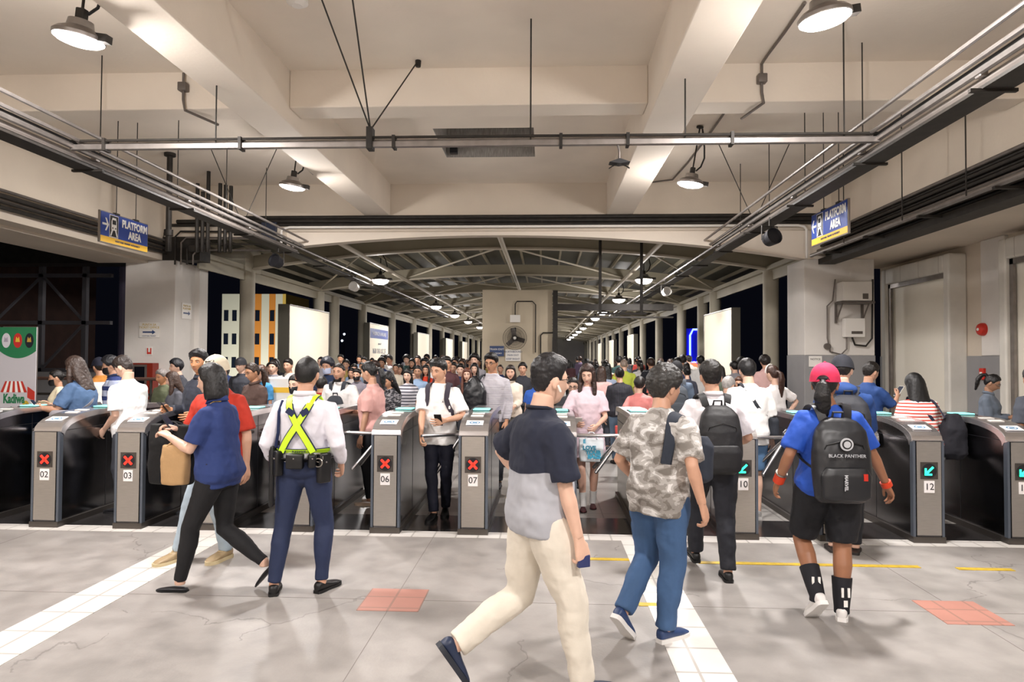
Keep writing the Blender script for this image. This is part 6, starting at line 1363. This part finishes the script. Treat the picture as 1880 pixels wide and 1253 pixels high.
P = person('man in mustard and white tee turned away with dark cap at left', **d, head_deg=60, det=1, skinc=SK_M, hair='short', topm=blocks('#B87A34', 1.25, '#E8E2DC', (0, 0), 'mustard'), sleeve=.9, w=1.05); cap(P, cloth('#15182A'))
d = hd(212, 652, 8.75)
P = person('man in blue and grey striped polo behind the white tee at left', **d, head_deg=120, det=1, look=(0, -10), skinc=SK_M, hair='mop', hairc='#17181E', topm=stripes('#A9B2CC', '#26366E', .13, .42, key='polo2'), sleeve=.9, collar='shirt', collarc=cloth('#1F2A4A')); face_mask(P, M_blk)
P = person('man in plain white tee bending his head down between gates 02 and 03', x=-4.33, y=6.95, h=1.60, head_deg=78, w=1.08, det=2, lean=6, look=(6, -26), skinc=SK_L, hair='fade', hairc='#2A211E', top='#F0EEEE', sleeve=.85, hem=.82, loose=1.2, bottom='#3A3C44', arms=((-.16, .18, .92), (.12, .3, 1.05)), elbow=((-.3, -1, -.2), None))
d = hd(303, 676, 9.6)
P = person('older grey haired man in olive tee by the left pillar', **d, head_deg=160, det=1, look=(-6, -8), skinc='#B07C58', hair='short', hairc='#77706C', top='#5A6048', sleeve=.8)
d = hd(325, 680, 8.9)
P = person('woman with long wavy brown hair and grey top behind gate 03', **d, head_deg=130, female=True, det=2, look=(-10, -14), skinc='#DDB29A', hair='longfront', hairc='#3E2A20', top='#55565E', sleeve=.9)
P = person('man in dark jacket glancing right in the lane beside gate 03', x=-3.55, y=6.95, h=1.665, head_deg=150, w=1.06, det=2, look=(28, -2), skinc='#BC8660', hair='quiff', hairc='#121013', topm=cloth('#2C303C', .7), sleeve=1.9, loose=1.3, hem=.8, collar='shirt', bottom='#1C1E26', arms=((-.2, .2, 1.05), (.12, .3, 1.1)))
phone(P, 1, 'dark phone of the man in dark jacket')
d = hd(470, 664, 8.4)
P = person('woman in brown polo and glasses holding papers behind gate 04', **d, head_deg=152, female=True, w=1.12, det=2, look=(-8, -10), skinc='#C08E6E', hair='pony', hairc='#33241C', top='#55423C', sleeve=.85, collar='shirt', bottom='#23262E', arms=((-.12, .28, 1.05), (.12, .28, 1.05)))
glasses(P, P.root)
r = acc(P, 'paper_sheet', 'white paper sheets held by the woman in brown polo', 'paper'); MB().rbox(-.12, .12, -.004, .004, -.14, .14, .002, M=Matrix.Translation((.05, .34, 1.02)) @ Matrix.Rotation(R(-20), 4, 'X')).obj('sheet', M_white, r)
r = empty('ticket_box', (-4.0, 10.3, 0), label='white box table with yellow stripe by the big light box', category='table')
MB().rbox(-.25, .25, -.25, .25, .9, 1.3, .01).obj('white_box', M_white, r); MB().box(-.252, .252, -.252, .252, 1.08, 1.16).obj('yellow_stripe', M_yellow, r); MB().rbox(-.2, .2, -.2, .2, 0, .9, .01).obj('pedestal', M_white, r)

# ================= distant crowd =================
def arch_person(fem, hair, kind, sleeve, det=1, w=1.0, arms=None, bag=False, feet=None, longbk='slim'):
    P = person('x', 0, -30, 180, h=1.62 if not fem else 1.55, female=fem, det=0 if det == 0 else 1, hair=hair, sleeve=sleeve, bkind=longbk if fem else 'pants', w=w, arms=arms, feet=feet)
    return P
walk = ((-.09, .14, 0, 4, 0), (.09, -.18, .05, -4, 22)); look_ph = ((-.1, .28, 1.08), (.1, .28, 1.08))
AR = [arch_person(False, 'fade', 'm', .85, feet=walk), arch_person(False, 'quiff', 'm', .85, arms=(None, (.1, .28, 1.1))), arch_person(False, 'mop', 'm', 1.9), arch_person(False, 'short', 'm', .9, w=1.15, feet=walk),
      arch_person(True, 'long', 'f', .8, feet=walk), arch_person(True, 'pony', 'f', .8), arch_person(True, 'longfront', 'f', 1.9, arms=look_ph), arch_person(True, 'bob', 'f', .85, w=1.1), arch_person(True, 'bun', 'f', 1.3, feet=walk), arch_person(True, 'wavy', 'f', .8)]
HN = ['faded black hair', 'swept black hair', 'shaggy hair', 'short thick hair', 'long hair', 'a ponytail', 'very long hair', 'a bob', 'a bun', 'wavy hair']
TOPS = [('#E8E6E4', 'white'), ('#20222A', 'black'), ('#23335C', 'navy'), ('#8E8C92', 'grey'), ('#A83A32', 'red'), ('#D0AAA6', 'pink'), ('#4A5244', 'olive'), ('#8298B4', 'light blue'), ('#CFC6B4', 'beige'), ('#4A2A2E', 'maroon'), ('#A08C50', 'mustard'), ('#3A5654', 'teal'), ('#6A5A74', 'violet'), ('#A8704E', 'orange')]
HC = ['#0D0B0C', '#1C1512', '#33221A', '#120F10']; BT = ['#20242E', '#2A3A5A', '#15151A', '#4A4640']; SKS = [SK_L, SK_M, SK_D, '#C99678']
rnd = random.Random(11); used = set(); first = {}; occupied = [(o.location.x, o.location.y) for o in bpy.data.objects if o.get('category') == 'person' and o.location.y > 0]
def crowd_member(x, y, hdg, side):
    for _ in range(60):
        ai = rnd.randrange(len(AR)); ti = rnd.choices(range(len(TOPS)), weights=[5, 5, 4, 3, 2, 2, 1, 2, 2, 1, 1, 1, 1, 1])[0]
        if (ai, ti, side) not in used: break
    used.add((ai, ti, side)); src = AR[ai].root
    o = src if ai not in first else src.copy()
    if ai in first:
        COL.objects.link(o)
        for ch in first[ai]:
            c = ch.copy(); COL.objects.link(c); c.parent = o
            for g2 in list(ch.children): c2 = g2.copy(); COL.objects.link(c2); c2.parent = c
    else: first[ai] = list(src.children)
    o.location = (x, y, 0); o.rotation_euler = (0, 0, R(hdg)); sc = rnd.uniform(.94, 1.05); o.scale = (sc, sc, sc)
    o['label'] = 'person with %s in %s top, %s' % (HN[ai], TOPS[ti][1], 'coming toward the left gates' if side == 'l' else 'walking away on the right')
    o['group'] = 'crowd coming down the left platform' if side == 'l' else 'crowd walking away on the right platform'
    sk, hc, bt = skin(rnd.choice(SKS)), hairm(rnd.choice(HC)), cloth(rnd.choice(BT), .8)
    for c in o.children:
        n = c.name.split('.')[0]; m = {'body': sk, 'hair': hc, 'top': cloth(TOPS[ti][0]), 'trousers': bt}.get(n)
        if m: c.material_slots[0].link = 'OBJECT'; c.material_slots[0].material = m
def scatter(n, x0, x1, y0, y1, hdg, side, mind, pw=1.6):
    k = 0; tries = 0
    while k < n and tries < 6000:
        tries += 1; t = rnd.random() ** pw; y = y0 + (y1 - y0) * t; x = rnd.uniform(x0, x1)
        if -2.1 < x < .45 and 19.6 < y < 22.4: continue
        if any((x - a) ** 2 + (y - b) ** 2 < mind ** 2 for a, b in occupied): continue
        occupied.append((x, y)); crowd_member(x, y, hdg + rnd.uniform(-14, 14), side); k += 1
bpy.context.view_layer.update()
scatter(88, -6.2, -1.0, 11.6, 36, 180, 'l', .5)
scatter(46, .9, 4.3, 11.5, 38, 0, 'r', .62, 1.3)
